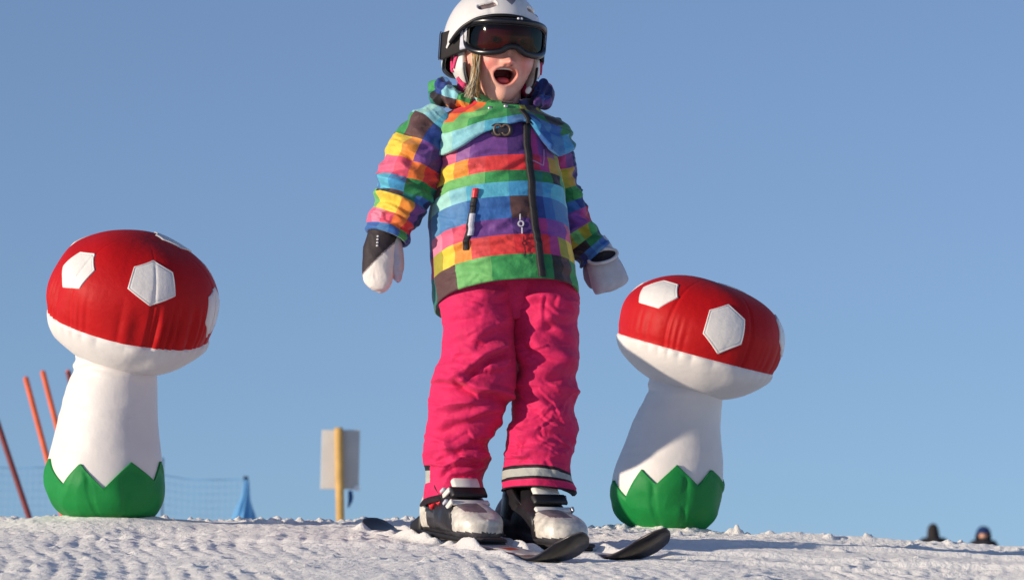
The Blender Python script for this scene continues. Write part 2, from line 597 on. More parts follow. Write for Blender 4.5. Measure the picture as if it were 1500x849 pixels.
# ================================================================== MUSHROOMS
def make_mushroom(label, d, stem_pts, leaf_tips, leaf_bottom, cap_c, cap_R, cap_H, cap_down, roll, lean, spots, seam_amp, seed, pleat):
    """photo-sized model of a padded toadstool standing at distance d"""
    bx, by = stem_pts[-1][1], stem_pts[-1][0]
    base = at(bx, by, d)
    root = empty('padded_mushroom', base, label, 'mushroom', 'padded red mushrooms on the snow')
    w = lambda P: W(P, d)
    nz = Noise(seed)
    # ---- stem: rows (py, cx, half width)
    st = np.array(stem_pts, float)
    path = np.stack([st[:, 1], st[:, 0], np.zeros(len(st))], 1)
    V, n, u = tube(path, np.stack([st[:, 2], st[:, 2]], 1), 180, 200, level=True)
    wr = cloth(V, 46, (0.5, 1.6, 0.5)) * 0.55 + nz(V, 60) * 0.8
    wr = wr + 1.6 * np.exp(-((V[..., 1] - st[0, 0] - 22) / 14) ** 2) * np.sin(V[..., 1] * 0.33 + 2 * nz(V, 50))
    wr = wr * sstep(84, 112, leaf_bottom - V[..., 1])
    V = V + n * wr[..., None]
    grid('stem', w(V), M_MWHITE, root, caps=(True, True))
    # ---- leaf base: a shell just outside the stem with a zigzag top
    th = np.arange(240) / 240 * 2 * np.pi
    S0, n0, u0 = tube(path, np.stack([st[:, 2] + 3.6, st[:, 2] + 3.6], 1), 240, 400, level=True)
    pys = S0[..., 1].mean(1)
    a = (np.mod(u0 + np.pi / 2 + np.pi, 2 * np.pi) - np.pi)            # 0 faces the camera, + to the right
    ks = sorted(leaf_tips)
    ang = np.array([k[0] for k in ks]) * math.pi / 180
    val = np.array([k[1] for k in ks])
    top = np.interp(a, ang, val, period=2 * np.pi)
    nvl = 70
    L = np.zeros((nvl, 240, 3))
    for j in range(240):
        yy = top[j] + (leaf_bottom - top[j]) * np.linspace(0, 1, nvl) ** 0.9
        for c in range(3):
            L[:, j, c] = np.interp(yy, pys, S0[:, j, c])
    nn = np.repeat(n0[:1], nvl, 0)
    puck = sum(np.exp(-((np.mod(a - x + np.pi, 2 * np.pi) - np.pi) / 0.05) ** 2) for x in seam_amp)
    dsp = np.maximum(cloth(L, 40, (0.8, 0.7, 0.8)) * 1.3 - 2.4 * puck[None] + nz(L, 34) * 0.8, -2.4)
    fz = sstep(0, 0.1, np.linspace(0, 1, nvl))[:, None]
    L = L + nn * (dsp * (0.2 + 0.8 * fz))[..., None]
    inner = L[:1] - nn[:1] * 4.0
    grid('leaf_base', w(np.concatenate([inner, L])), M_MGREEN, root, caps=(False, True))
    # ---- cap, local axes: x right, y down, z away; revolved about y, then leaned and rolled
    cr_, sr_ = math.cos(roll), math.sin(roll)
    cl, sl = math.cos(lean), math.sin(lean)

    def place(P):
        x, y, z = P[..., 0], P[..., 1], P[..., 2]
        y2, z2 = y * cl - z * sl, y * sl + z * cl           # lean: top towards the camera when lean > 0
        x3, y3 = x * cr_ - y2 * sr_, x * sr_ + y2 * cr_
        return np.stack([x3 + cap_c[0], y3 + cap_c[1], z2], -1)

    nth = 320
    t = np.arange(nth) / nth * 2 * np.pi

    def dome(e):
        """e = 0 at the seam .. pi/2 at the crown"""
        pw = 2.35
        r = cap_R * (np.abs(np.cos(e)) ** (2 / pw)) * (1 + 0.04 * np.sin(2 * e))
        h = cap_H * (np.abs(np.sin(e)) ** (2 / pw))
        return r, h

    def dome_pt(e, tt, off=0.0):
        r, h = dome(e)
        lump = 1.5 * nz(np.stack([r * np.sin(tt), -h, -r * np.cos(tt)], -1), 70)
        fr = np.exp(-(e / 0.22) ** 2)
        pl = (np.abs(np.sin(tt * 16 + 2.6 * np.sin(tt * 4 + seed) + 1.3 * np.sin(tt * 11 + 2 * seed))) - 0.5) * (0.15 + 0.85 * sstep(-0.5, 0.9, np.sin(tt * 3 + seed * 2)))
        pl = pl * pleat * np.exp(-((e - 0.13) / 0.22) ** 2)
        tuck = -8.0 * np.exp(-(e / 0.30) ** 2) - 2.5 * np.exp(-(e / 0.05) ** 2)
        seam = -2.6 * np.exp(-((np.mod(tt + 0.3 + seed, math.pi / 3) - math.pi / 6) / 0.018) ** 2) * np.cos(e)
        rr = r + (lump + pl + tuck + seam + off)
        hh = h + (lump + off) * np.sin(e)
        return np.stack([rr * np.sin(tt), -hh, -rr * np.cos(tt)], -1)

    e = (np.linspace(0, 1, 110) ** 1.25) * math.pi / 2
    e[-1] = math.pi / 2 - 0.004
    EE, TT = np.meshgrid(e, t, indexing='ij')
    grid('cap', w(place(dome_pt(EE, TT))), M_MRED, root, caps=(False, True))
    # underside, white: bulges down and in to the stem
    v = np.linspace(0, 1, 50)
    r = cap_R * (0.93 - 0.56 * v ** 1.7)
    h = cap_down * v ** 0.80
    RR, TT = np.meshgrid(r, t, indexing='ij')
    HH = np.repeat(h[:, None], nth, 1)
    P = np.stack([RR * np.sin(TT), HH, -RR * np.cos(TT)], -1)
    P[..., :] = P
    rip = (np.abs(np.sin(TT * 15 + 2 + 2 * np.sin(TT * 4 + seed))) - 0.5) * 2.6 * np.exp(-(v[:, None] / 0.14) ** 2) + nz(P, 60) * 1.6 + cloth(P, 50) * 1.2
    P[..., 0] += rip * np.sin(TT)
    P[..., 2] -= rip * np.cos(TT)
    P[0] = dome_pt(np.full(nth, 0.0), t)
    grid('cap_underside', w(place(P)), M_MWHITE, root, caps=(False, True))
    # spots: flat-edged patches sewn on the dome
    for (sa, se, ra, rb, nside, rot) in spots:
        nr, na = 16, nside * 12
        rad = np.concatenate([np.linspace(0.02, 0.90, nr), [0.93, 0.96, 1.0, 1.012]])
        offs = np.concatenate([np.full(nr, 1.2), [0.6, 1.6, 1.4, -0.8]])
        pa = np.arange(na) / na * 2 * np.pi
        poly = math.cos(math.pi / nside) / np.cos(np.mod(pa, 2 * np.pi / nside) - math.pi / nside)
        rows = []
        for q, of in zip(rad, offs):
            dx = q * ra * poly * np.cos(pa + rot)
            dy = q * rb * poly * np.sin(pa + rot)
            r0, h0 = dome(np.array(se))
            ee = np.clip(se + dy / (cap_H * 0.95), 0.06, math.pi / 2 - 0.02)
            tt = sa + dx / max(r0, 25)
            rows.append(dome_pt(ee, tt, of))
        grid('spot', w(place(np.array(rows))), M_MSPOT, root, caps=(True, False))
    return root


DEG = math.pi / 180
make_mushroom(
    'padded mushroom with tall dome cap, standing before the orange poles', 7.32,
    [(515, 169, 58), (545, 168, 61), (580, 163, 67), (620, 159, 74), (660, 155, 81), (690, 152, 85), (715, 154, 84), (738, 157, 77), (752, 160, 66), (760, 161, 52)],
    [(-78, 676), (-62, 706), (-33, 680), (-4, 719), (17, 682), (38, 712), (64, 672), (88, 714), (112, 676), (140, 712), (165, 676), (190, 712), (220, 680), (252, 706)],
    760, (189, 475), 127, 136, 66, 13.0 * DEG, 18 * DEG,
    [(-0.78, 0.60, 33, 36, 6, 0.25), (0.33, 0.72, 37, 39, 6, 0.5), (1.42, 0.34, 34, 36, 6, 0.3), (2.4, 1.22, 34, 30, 6, 0.1),
     (2.3, 0.6, 34, 36, 6, 0.4), (3.2, 0.55, 34, 36, 6, 0.2), (4.2, 0.6, 34, 36, 6, 0.4)],
    (-0.45, 0.17, 1.4, 2.6, 3.8), 3, 8.0)
make_mushroom(
    'padded mushroom with flatter leaning cap, closest to the hand in the mitten toned grey as if in shade', 7.80,
    [(545, 1003, 52), (575, 1003, 56), (610, 993, 64), (650, 985, 72), (690, 979, 80), (715, 977, 81), (740, 976, 76), (760, 978, 66), (772, 981, 52), (780, 984, 36)],
    [(-85, 716), (-47, 690), (-30, 714), (-6, 684), (13, 712), (30, 690), (48, 730), (72, 704), (95, 730), (120, 690), (150, 722), (180, 690), (210, 722), (245, 690)],
    780, (1019, 518), 127, 111, 56, 15.0 * DEG, 6 * DEG,
    [(-0.80, 0.66, 36, 30, 6, 0.0), (0.24, 0.42, 34, 38, 6, 0.5), (1.46, 0.5, 34, 34, 6, 0.3), (2.7, 1.2, 30, 26, 6, 0.1),
     (2.3, 0.6, 34, 34, 6, 0.4), (3.2, 0.55, 34, 34, 6, 0.2), (4.2, 0.6, 34, 34, 6, 0.4)],
    (-0.30, 0.28, 1.5, 2.8, 3.9), 8, 2.0)


# ================================================================== THE CHILD
ROOT = empty('person', at(735, 784, 7.0), 'child in rainbow checked jacket, pink snow pants and white helmet, shouting on skis', 'person')

C = {k: lin(v) for k, v in dict(
    red=(228, 34, 44), red2=(232, 54, 52), coral=(226, 70, 70), crim=(190, 30, 70), pink=(232, 96, 134), lpink=(236, 130, 160), rose=(226, 72, 104),
    orange=(240, 146, 34), dorange=(236, 112, 30), yellow=(246, 206, 44), olive=(168, 160, 36), gold=(190, 150, 50),
    lgreen=(112, 188, 104), green=(58, 158, 84), dgreen=(30, 124, 70), teal=(30, 122, 108), mint=(160, 220, 208),
    pcyan=(138, 206, 216), cyan=(84, 186, 214), sky=(58, 156, 208), blue=(44, 104, 176), sblue=(84, 146, 190), dblue=(30, 62, 140), navy=(34, 38, 96),
    purple=(114, 62, 142), mauve=(150, 92, 158), dpurple=(80, 44, 116), violet=(134, 66, 160), magenta=(176, 44, 132),
    brown=(92, 62, 62), black=(44, 36, 40), maroon=(96, 46, 58), steel=(70, 130, 186)).items()}
C = {k: v * 0.90 + v.mean() * 0.07 for k, v in C.items()}

YAW = 27 * DEG
TR = np.array([  # ring py, cx, half width, half depth, front lift
    (440, 741, 106, 92, 26), (400, 737, 104, 89, 26), (350, 732, 102, 86, 25), (300, 728, 100, 84, 23), (260, 728, 93, 80, 20), (230, 728, 87, 74, 14),
    (205, 727, 88, 68, 6), (190, 727, 88, 62, 2), (176, 728, 80, 56, -2), (166, 730, 65, 51, -5), (157, 733, 53, 47, -8), (146, 735, 47, 44, -10), (128, 737, 44, 42, -10)], float)[::-1]


def torso(theta, rp):
    """theta from the zip (+ towards photo right), rp ring height -> model point and outward direction"""
    theta, rp = np.broadcast_arrays(np.asarray(theta, float), np.asarray(rp, float))
    cx, hw, hd, lift = [pchip(TR[:, 0], TR[:, k], rp) for k in (1, 2, 3, 4)]
    a = theta + YAW
    e = 2 / 2.25
    s, c = np.sin(a), np.cos(a)
    ox, oz = hw * np.sign(s) * np.abs(s) ** e, -hd * np.sign(c) * np.abs(c) ** e
    P = np.stack([cx + ox, rp - lift * np.cos(theta), oz], -1)
    nrm = np.stack([ox / hw ** 2, 0 * ox, oz / hd ** 2], -1)
    nrm /= np.linalg.norm(nrm, axis=-1)[..., None] + 1e-9
    return P, nrm


JF = creases(61, 46, 640, 835, 235, 430, w=(2.5, 5), a=(0.6, 1.5), ln=(16, 46), tilt=28) + [  # jacket folds seen in the photograph
    (650, 262, 700, 248, 7, 3.0), (640, 300, 690, 285, 8, 2.5), (690, 232, 765, 222, 6, 3.0), (720, 262, 770, 240, 6, 2.5), (640, 345, 720, 330, 7, 2.2),
    (645, 372, 760, 352, 6, 2.0), (700, 300, 770, 308, 7, 2.2), (790, 260, 822, 292, 6, 3), (790, 330, 836, 350, 7, 2.5), (660, 395, 770, 383, 5, 1.6),
    (800, 385, 842, 400, 6, 2.2), (720, 340, 770, 318, 7, 2.5), (640, 235, 668, 300, 8, 2.2), (690, 215, 745, 196, 6, 2.4), (655, 330, 668, 400, 8, 1.8)]


def jacket_disp(P, lo=1.0):
    front = np.clip(-P[..., 2] / 40.0, 0, 1)
    return fold_disp(P, JF) * front + lo * (cloth(P, 52, (0.7, 1.3, 0.7)) * 1.7 + cloth(P + 90, 22, (0.8, 1.2, 0.8)) * 0.55)


LE = [0, -19, -35, -50, -66, -82, -100, -120, -140, -160, -180]
RE = [0, 12, 24, 38, 52, 70, 90, 110, 135, 160, 180]
edges = np.array(LE[::-1] + RE[1:], float)          # -180 .. 180
SUB = 14
th_s = np.concatenate([np.linspace(edges[k], edges[k + 1], SUB, endpoint=False) for k in range(len(edges) - 1)]) * DEG
th_mid = np.concatenate([np.full(SUB, (edges[k] + edges[k + 1]) / 2) for k in range(len(edges) - 1)])
colk = np.concatenate([np.full(SUB, k) for k in range(len(edges) - 1)])     # 0..19, 9 = L1, 10 = R1
rowsb = [(224, 254), (254, 279.5), (279.5, 297), (297, 319), (319, 352), (352, 376), (376, 405), (405, 440)]
# columns L10..L1 then R1..R10
ROWS = [
    'black dpurple purple maroon pink pink mauve purple purple dpurple | magenta purple mauve olive gold purple purple pink mauve purple',
    'yellow orange red maroon yellow yellow orange coral red2 red | crim magenta gold olive yellow orange red coral orange yellow',
    'green dgreen teal dgreen brown lgreen lgreen lgreen green dgreen | teal dgreen black green lgreen green dgreen green lgreen green',
    'cyan sky blue teal mint mint pcyan cyan cyan sky | steel sky cyan cyan pcyan mint cyan sky blue cyan',
    'blue dblue navy dblue sblue steel steel blue blue brown | dblue blue steel steel sblue steel blue brown blue blue',
    'violet purple navy dpurple lpink pink rose purple purple dpurple | magenta violet violet pink lpink pink purple dpurple purple violet',
    'orange red crim crim olive yellow orange coral red2 red | red magenta olive yellow yellow orange coral red red2 orange',
    'lgreen green dgreen teal brown brown lgreen lgreen green green | dgreen black brown green lgreen green dgreen green green lgreen']
ROWC = [[C[w_] for w_ in r.replace('|', ' ').split()] for r in ROWS]
rp = np.concatenate([np.linspace(160, 224, 50, endpoint=False)] + [np.linspace(a, b, 16, endpoint=False) for a, b in rowsb] + [[440, 441.5, 437]])
V, nrm = torso(th_s[None, :], rp[:, None])
dd = jacket_disp(V) + 2.5 * np.exp(-((rp[:, None] - 430) / 9) ** 2) * np.sin(th_s * 9)[None] * 0.5
V = V + nrm * dd[..., None]
V[-2:] -= nrm[-2:] * np.array([2.0, 8.0])[:, None, None]
cols = np.zeros((len(rp) - 1, len(th_s), 3))
for i in range(len(rp) - 1):
    m = (rp[i] + rp[i + 1]) / 2
    k = 0
    for q, (a, b) in enumerate(rowsb):
        if m >= a:
            k = q
    for j in range(len(th_s)):
        cols[i, j] = ROWC[k][colk[j]]
JACKET = grid('jacket', W(V), M_JACKET, ROOT, colfun=cols)


def surf(theta, rp_, off=0.0):
    """point on the folded jacket surface"""
    P, n_ = torso(theta, rp_)
    return P + n_ * (jacket_disp(P) + off)[..., None]


def ring_for(theta, py):
    q = np.linspace(128, 440, 900)
    P, _ = torso(np.full(900, theta), q)
    return float(q[np.argmin(np.abs(P[:, 1] - py))])


def theta_for(px, py):
    """theta and ring on the front of the jacket seen at model px, py"""
    tt = np.linspace(-115, 62, 360) * DEG
    best = None
    for t_ in tt:
        r_ = ring_for(t_, py)
        P, _ = torso(t_, r_)
        e_ = abs(P[0] - px)
        if best is None or e_ < best[0]:
            best = (e_, t_, r_)
    return best[1], best[2]


# ---- yoke over chest and shoulders
yb = [(-180, 214), (-140, 214), (-115, 218), (-95, 226), (-84, 234), (-70, 231), (-55, 222), (-38, 206), (-20, 193), (-6, 186), (2, 188), (10, 203), (22, 225), (32, 236), (46, 228), (62, 216), (85, 216), (120, 214), (180, 214)]
pyb = np.interp(th_s / DEG, [a for a, b in yb], [b for a, b in yb])
rb = np.array([ring_for(t_, p_) for t_, p_ in zip(th_s, pyb)])
nvy = 60
vv = np.linspace(0, 1, nvy)
RPY = 150 + (rb[None, :] - 150) * vv[:, None]
P, n_ = torso(np.repeat(th_s[None], nvy, 0), RPY)
puff = 5.5 * np.sin(np.clip(vv, 0, 1) * math.pi * 0.62)[:, None] + 4.0 * np.exp(-((vv - 0.93) / 0.09) ** 2)[:, None]
bul = 17 * np.exp(-(((th_s / DEG) - 58) / 30) ** 2)[None] * sstep(0.15, 0.7, vv)[:, None]
Yk = P + n_ * (puff + 2.5 + bul + cloth(P, 34) * 1.8 + fold_disp(P, [(660, 175, 740, 165, 6, 2.5), (665, 205, 735, 180, 6, 2.5), (640, 190, 668, 222, 7, 3), (770, 185, 822, 200, 6, 4), (785, 172, 828, 192, 5, 3), (690, 190, 715, 176, 5, 2)]))[..., None]
Yk[..., 1] -= (1.5 * np.sin(vv * math.pi))[:, None]
under = Yk[-1:] - n_[-1:] * 6.5
under2 = under - n_[-1:] * 3 + np.array([0, -6, 0])
Yk = np.concatenate([Yk, under, under2])
ycols = np.zeros((nvy + 1, len(th_s), 3))
YR = ['mint cyan mint orange red red dorange green green green | olive black black olive dgreen blue cyan orange red yellow'.split(),
      'green lgreen green yellow orange dorange lgreen lgreen green dgreen | teal dgreen black black dgreen green teal green lgreen green'.split(),
      'green lgreen mint lgreen lgreen lgreen lgreen green green dgreen | dblue steel blue dgreen dgreen green teal green lgreen green'.split(),
      'cyan mint pcyan mint mint mint pcyan pcyan cyan steel | sky blue steel sky teal dgreen blue cyan pcyan mint'.split()]
YR = [[C[x] for x in r if x != '|'] for r in YR]
for i in range(nvy + 1):
    m = i / nvy
    k = 0 if m < 0.24 else 1 if m < 0.42 else 2 if m < 0.62 else 3
    for j in range(len(th_s)):
        ycols[i, j] = YR[k][colk[j]]
grid('yoke', W(Yk), M_JACKET, JACKET, colfun=ycols)

# ---- collar round the neck, open at the zip
tc_ = np.linspace(6, 354, 200) * DEG
cv = np.linspace(0, 1, 34)
cyo, cyi = [], []
for q in cv:
    py_ = 160 - 27 * q
    hw_, hd_ = 53 - 7 * q, 48 - 9 * q
    a = tc_ + YAW
    wob = 2.5 * np.sin(tc_ * 4 + 1) * q + 1.5 * np.sin(tc_ * 9)
    lip = -3.0 * max(0, (q - 0.9) / 0.1) ** 2
    fr = 0.5 + 0.5 * np.cos(tc_)
    yy = py_ + 12 * fr + 7 * q * fr ** 3 - 3 * np.sin(tc_ * 3) * q
    cyo.append(np.stack([735 + (hw_ + wob + lip) * np.sin(a), yy, -(hd_ + wob + lip) * np.cos(a)], -1))
    cyi.append(np.stack([735 + (hw_ + wob + lip - 5) * np.sin(a), yy, -(hd_ + wob + lip - 5) * np.cos(a)], -1))
Vc = np.array(cyo + cyi[::-1])
Vc = Vc + (cloth(Vc, 26) * 1.6)[..., None] * np.array([0, 0, -1.0])
ck = ['navy', 'black', 'navy', 'dpurple', 'navy', 'navy', 'teal', 'brown', 'blue', 'teal', 'green', 'lgreen', 'mint', 'lgreen', 'green', 'black']  # plaid columns, one side darkened by shade put into the colours
ccol = np.zeros((len(Vc) - 1, len(tc_) - 1, 3))
for j in range(len(tc_) - 1):
    ccol[:, j] = C[ck[int(j / (len(tc_) - 1) * len(ck))]]
grid('collar', W(Vc), M_JACKET, JACKET, wrap=False, colfun=ccol)

# ---- folded-down hood lying round the back of the neck
hp = [(690, 157, -30), (664, 147, -22), (648, 134, 0), (654, 131, 34), (690, 133, 60), (740, 134, 70), (780, 134, 54), (795, 137, 22), (792, 148, -4), (782, 160, -24)]
hr = [(5, 5), (13, 13), (19, 17), (20, 20), (20, 22), (20, 22), (19, 20), (15, 17), (12, 14), (4, 5)]
Vh, nh, uh = tube(hp, hr, 96, 220, ref=(0, 1, 0))
hd_ = cloth(Vh, 30) * 5.0 + cloth(Vh + 55, 14) * 1.8 + 4.5 * np.exp(-((np.linspace(0, 1, 220) - 0.22) / 0.05) ** 2)[:, None] * np.cos(uh * 3)[None]
hd_ += 9 * np.exp(-((np.linspace(0, 1, 220) - 0.80) / 0.03) ** 2)[:, None] * np.exp(-(np.abs(np.mod(uh + np.pi / 2 + np.pi, 2 * np.pi) - np.pi) / 0.5) ** 2)[None]
Vh = Vh + nh * hd_[..., None]
hk = [['red', 'orange', 'brown', 'dblue', 'teal', 'cyan', 'green', 'blue', 'dpurple', 'navy', 'dpurple', 'navy', 'dpurple', 'magenta'],
      ['orange', 'brown', 'black', 'teal', 'steel', 'lgreen', 'teal', 'navy', 'purple', 'dblue', 'navy', 'dpurple', 'purple', 'navy'],
      ['green', 'pcyan', 'dblue', 'green', 'cyan', 'teal', 'orange', 'red', 'navy', 'dpurple', 'magenta', 'navy', 'dblue', 'dpurple'],
      ['dblue', 'teal', 'blue', 'steel', 'dblue', 'green', 'blue', 'purple', 'dpurple', 'navy', 'dpurple', 'dblue', 'navy', 'purple']]
hcol = np.zeros((219, 96, 3))
for i in range(219):
    for j in range(96):
        hcol[i, j] = C[hk[int(j / 24)][int(i / 219 * 14)]]
grid('hood', W(Vh), M_JACKET, JACKET, colfun=hcol, caps=(True, True))


# ---- sleeves
def sleeve(path, radii, bounds, table, folds, seed, cuff_flare):
    nv, nu = 190, 144
    V_, n2, u_ = tube(path, radii, nu, nv)
    f = np.linspace(0, 1, nv)
    loc = V_ + seed * 100
    d_ = cloth(loc, 30, (0.75, 1.35, 0.75)) * 3.4 + cloth(loc + 70, 15, (0.8, 1.2, 0.8)) * 1.3 + fold_disp(V_, folds) * np.clip(-n2[..., 2] * 1.5 + 0.4, 0, 1)
    d_ = d_ * sstep(0, 0.12, f)[:, None] * (1 - 0.6 * sstep(0.9, 1, f))[:, None] + cuff_flare * np.exp(-((f - 0.97) / 0.03) ** 2)[:, None]
    V_ = V_ + n2 * d_[..., None]
    lip = V_[-1:] - n2[-1:] * 4
    lip2 = V_[-6:-5] - n2[-6:-5] * 8
    V_ = np.concatenate([V_, lip, lip2])
    # column: photo left -> right across the visible half
    s_ax = (V_[:, 0, :] - V_[:, nu // 2, :]).mean(0)
    sign = 1 if s_ax[0] > 0 else -1
    col = np.zeros((nv + 1, nu, 3))
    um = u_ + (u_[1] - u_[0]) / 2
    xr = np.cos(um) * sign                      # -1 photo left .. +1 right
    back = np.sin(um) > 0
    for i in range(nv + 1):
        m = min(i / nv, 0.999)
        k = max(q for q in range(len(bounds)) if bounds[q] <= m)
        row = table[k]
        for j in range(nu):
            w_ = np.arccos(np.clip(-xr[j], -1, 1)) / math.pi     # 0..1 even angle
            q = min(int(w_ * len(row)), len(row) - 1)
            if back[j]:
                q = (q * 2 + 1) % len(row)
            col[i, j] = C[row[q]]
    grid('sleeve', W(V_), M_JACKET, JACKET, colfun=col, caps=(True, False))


sleeve([(648, 176, -8), (628, 198, -16), (611, 232, -22), (598, 268, -26), (589, 303, -32), (575, 333, -38), (568, 353, -42)],
       [(30, 34), (38, 40), (43, 43), (44, 43), (41, 41), (35, 36), (31, 33)],
       [0, 0.13, 0.26, 0.40, 0.52, 0.62, 0.66, 0.78, 0.90],
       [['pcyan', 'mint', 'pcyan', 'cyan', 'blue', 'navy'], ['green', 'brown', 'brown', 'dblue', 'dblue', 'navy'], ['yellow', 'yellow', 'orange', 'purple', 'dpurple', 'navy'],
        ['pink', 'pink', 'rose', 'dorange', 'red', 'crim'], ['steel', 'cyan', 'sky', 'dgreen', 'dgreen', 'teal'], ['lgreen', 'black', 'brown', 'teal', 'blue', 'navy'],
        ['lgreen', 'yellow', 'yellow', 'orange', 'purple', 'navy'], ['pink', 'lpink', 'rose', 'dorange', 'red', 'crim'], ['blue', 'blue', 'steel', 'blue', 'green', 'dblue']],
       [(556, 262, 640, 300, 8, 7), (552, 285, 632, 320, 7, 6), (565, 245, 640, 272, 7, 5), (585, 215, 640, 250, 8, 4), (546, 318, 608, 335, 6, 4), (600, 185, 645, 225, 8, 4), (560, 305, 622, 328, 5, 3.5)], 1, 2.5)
sleeve([(796, 186, 20), (812, 214, 34), (818, 248, 44), (827, 286, 50), (842, 324, 54), (861, 352, 56), (875, 368, 57)],
       [(30, 32), (27, 30), (26, 28), (27, 28), (28, 28), (27, 28), (28, 27)],
       [0, 0.17, 0.29, 0.43, 0.52, 0.58, 0.70, 0.79, 0.87],
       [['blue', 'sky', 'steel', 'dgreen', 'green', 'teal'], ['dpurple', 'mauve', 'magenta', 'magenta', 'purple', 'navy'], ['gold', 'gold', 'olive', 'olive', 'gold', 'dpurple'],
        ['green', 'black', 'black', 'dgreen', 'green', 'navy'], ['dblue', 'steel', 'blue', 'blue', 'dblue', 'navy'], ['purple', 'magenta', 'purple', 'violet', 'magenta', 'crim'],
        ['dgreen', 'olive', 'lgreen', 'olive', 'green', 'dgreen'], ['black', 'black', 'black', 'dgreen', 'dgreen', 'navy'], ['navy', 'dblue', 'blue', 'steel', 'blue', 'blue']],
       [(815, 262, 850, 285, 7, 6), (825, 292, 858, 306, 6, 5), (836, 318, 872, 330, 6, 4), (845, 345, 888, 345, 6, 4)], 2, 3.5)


# ---- strips laid on the jacket: zip, pocket, print
def strip(name, pts_theta_rp, width, material, thick=2.5, n=90, off0=0.6):
    A = crom(pts_theta_rp, n)
    rows = []
    cs = [(-0.5, -0.8), (-0.5, 0.6), (-0.36, 1.0), (-0.12, 1.0), (0, 1.25), (0.12, 1.0), (0.36, 1.0), (0.5, 0.6), (0.5, -0.8)]
    for (t_, r_) in A:
        P0, n0_ = torso(t_, r_)
        disp = float(jacket_disp(P0[None])[0])
        side = np.array([-n0_[2], 0, n0_[0]])
        side = side / np.linalg.norm(side) * (1 if side[0] > 0 else 1)
        rows.append([P0 + n0_ * (disp + off0 + thick * o) + side * width * s for s, o in cs])
    return grid(name, W(np.array(rows)), material, JACKET, wrap=False)


zt = [(-0.03, 163), (-0.01, 178), (0.0, 205), (0, 240), (0, 300), (0, 360), (0.0, 410), (0.0, 439)]
ZR = strip('zip_flap', [(a, b) for a, b in zt], 10.5, M_ZIP, 3.2, n=140, off0=1.5)
strip('zip_flap', [(-0.02, 160), (-0.01, 170), (0.0, 182), (0.0, 193)], 8.5, M_ZIP, 2.5, n=30, off0=11.0)
pk1, pk2 = theta_for(698, 290), theta_for(683, 374)
mid = theta_for(691, 332)
strip('pocket_zip', [pk1, mid, pk2], 9, M_ZIP, 2.5)
a1, a2 = theta_for(699, 286), theta_for(697, 299)
strip('zip_garage', [a1, a2], 8, M_RED, 4.0, n=14, off0=2.5)
b1, b2 = theta_for(694, 322), theta_for(691.5, 354)
strip('zip_pull', [b1, b2], 7.5, M_GREY, 3.5, n=24, off0=3.2)


def lettering(name, txt, px, py0, py1, size, material, parent=None):
    """upright letters one below the other, raised print on the jacket"""
    verts, faces = [], []
    step = (py1 - py0) / max(len(txt) - 1, 1)
    for i, ch in enumerate(txt):
        t_, r_ = theta_for(px + 0.12 * (i * step), py0 + i * step)
        P0, n0_ = torso(t_, r_)
        disp = float(jacket_disp(P0[None])[0])
        cu = bpy.data.curves.new('tmp', 'FONT')
        cu.body = ch
        cu.align_x = 'CENTER'
        cu.align_y = 'CENTER'
        cu.size = size
        cu.extrude = 0.6
        cu.offset = 0.028 * size
        ob = bpy.data.objects.new('tmp', cu)
        COL.objects.link(ob)
        dg = bpy.context.evaluated_depsgraph_get()
        me = bpy.data.meshes.new_from_object(ob.evaluated_get(dg))
        v = np.array([x.co[:] for x in me.vertices])
        fc = [list(p.vertices) for p in me.polygons]
        bpy.data.objects.remove(ob)
        bpy.data.curves.remove(cu)
        bpy.data.meshes.remove(me)
        side = np.array([-n0_[2], 0, n0_[0]])
        if side[0] < 0:
            side = -side
        side /= np.linalg.norm(side)
        # letters stand one under the other
        q = P0 + n0_ * (disp + 2.2)
        q = q[None] + side[None] * (v[:, 0:1]) - np.array([0, 1.0, 0])[None] * v[:, 1:2] + n0_[None] * v[:, 2:3]
        b0 = sum(len(x) for x in verts)
        verts.append(q)
        faces += [[k + b0 for k in f] for f in fc]
    return mesh(name, W(np.concatenate(verts)), faces, material, parent or JACKET, smooth=False)


lettering('printed_lettering', 'IOI', 762, 327, 347, 12, M_PRINT)
lettering('printed_lettering', 'IOII', 766, 358, 380, 9, M_DARKPRINT)
def print_line(pts, r, material):
    Q = []
    for px, py in pts:
        t1_, r1_ = theta_for(px, py)
        Q.append(surf(np.array(t1_), np.array(r1_), 1.2))
    Vq, _, _ = tube(crom(Q, 14), [(r, r * 0.5)] * 14, 6, 40, ref=(0, 0, 1))
    grid('printed_line', W(Vq), material, JACKET, caps=(True, True))
M_PALELINE = mat('pale_print', lin((176, 130, 176)), rough=0.6)
print_line([(778, 243), (786, 246), (795, 250)], 1.0, M_PALELINE)
print_line([(795, 250), (795, 240), (795, 226)], 1.0, M_PALELINE)

# emblem patch on the chest: dark plate with two bronze arcs
t_, r_ = theta_for(735, 200)
P0, n0_ = torso(t_, r_)
side = np.array([-n0_[2], 0, n0_[0]])
side = side if side[0] > 0 else -side
dsp0 = float(jacket_disp(P0[None])[0])


def on_emblem(x, y, o):
    return P0 + n0_ * (dsp0 + 2.5 + o) + side * x + np.array([0, 1.0, 0]) * y


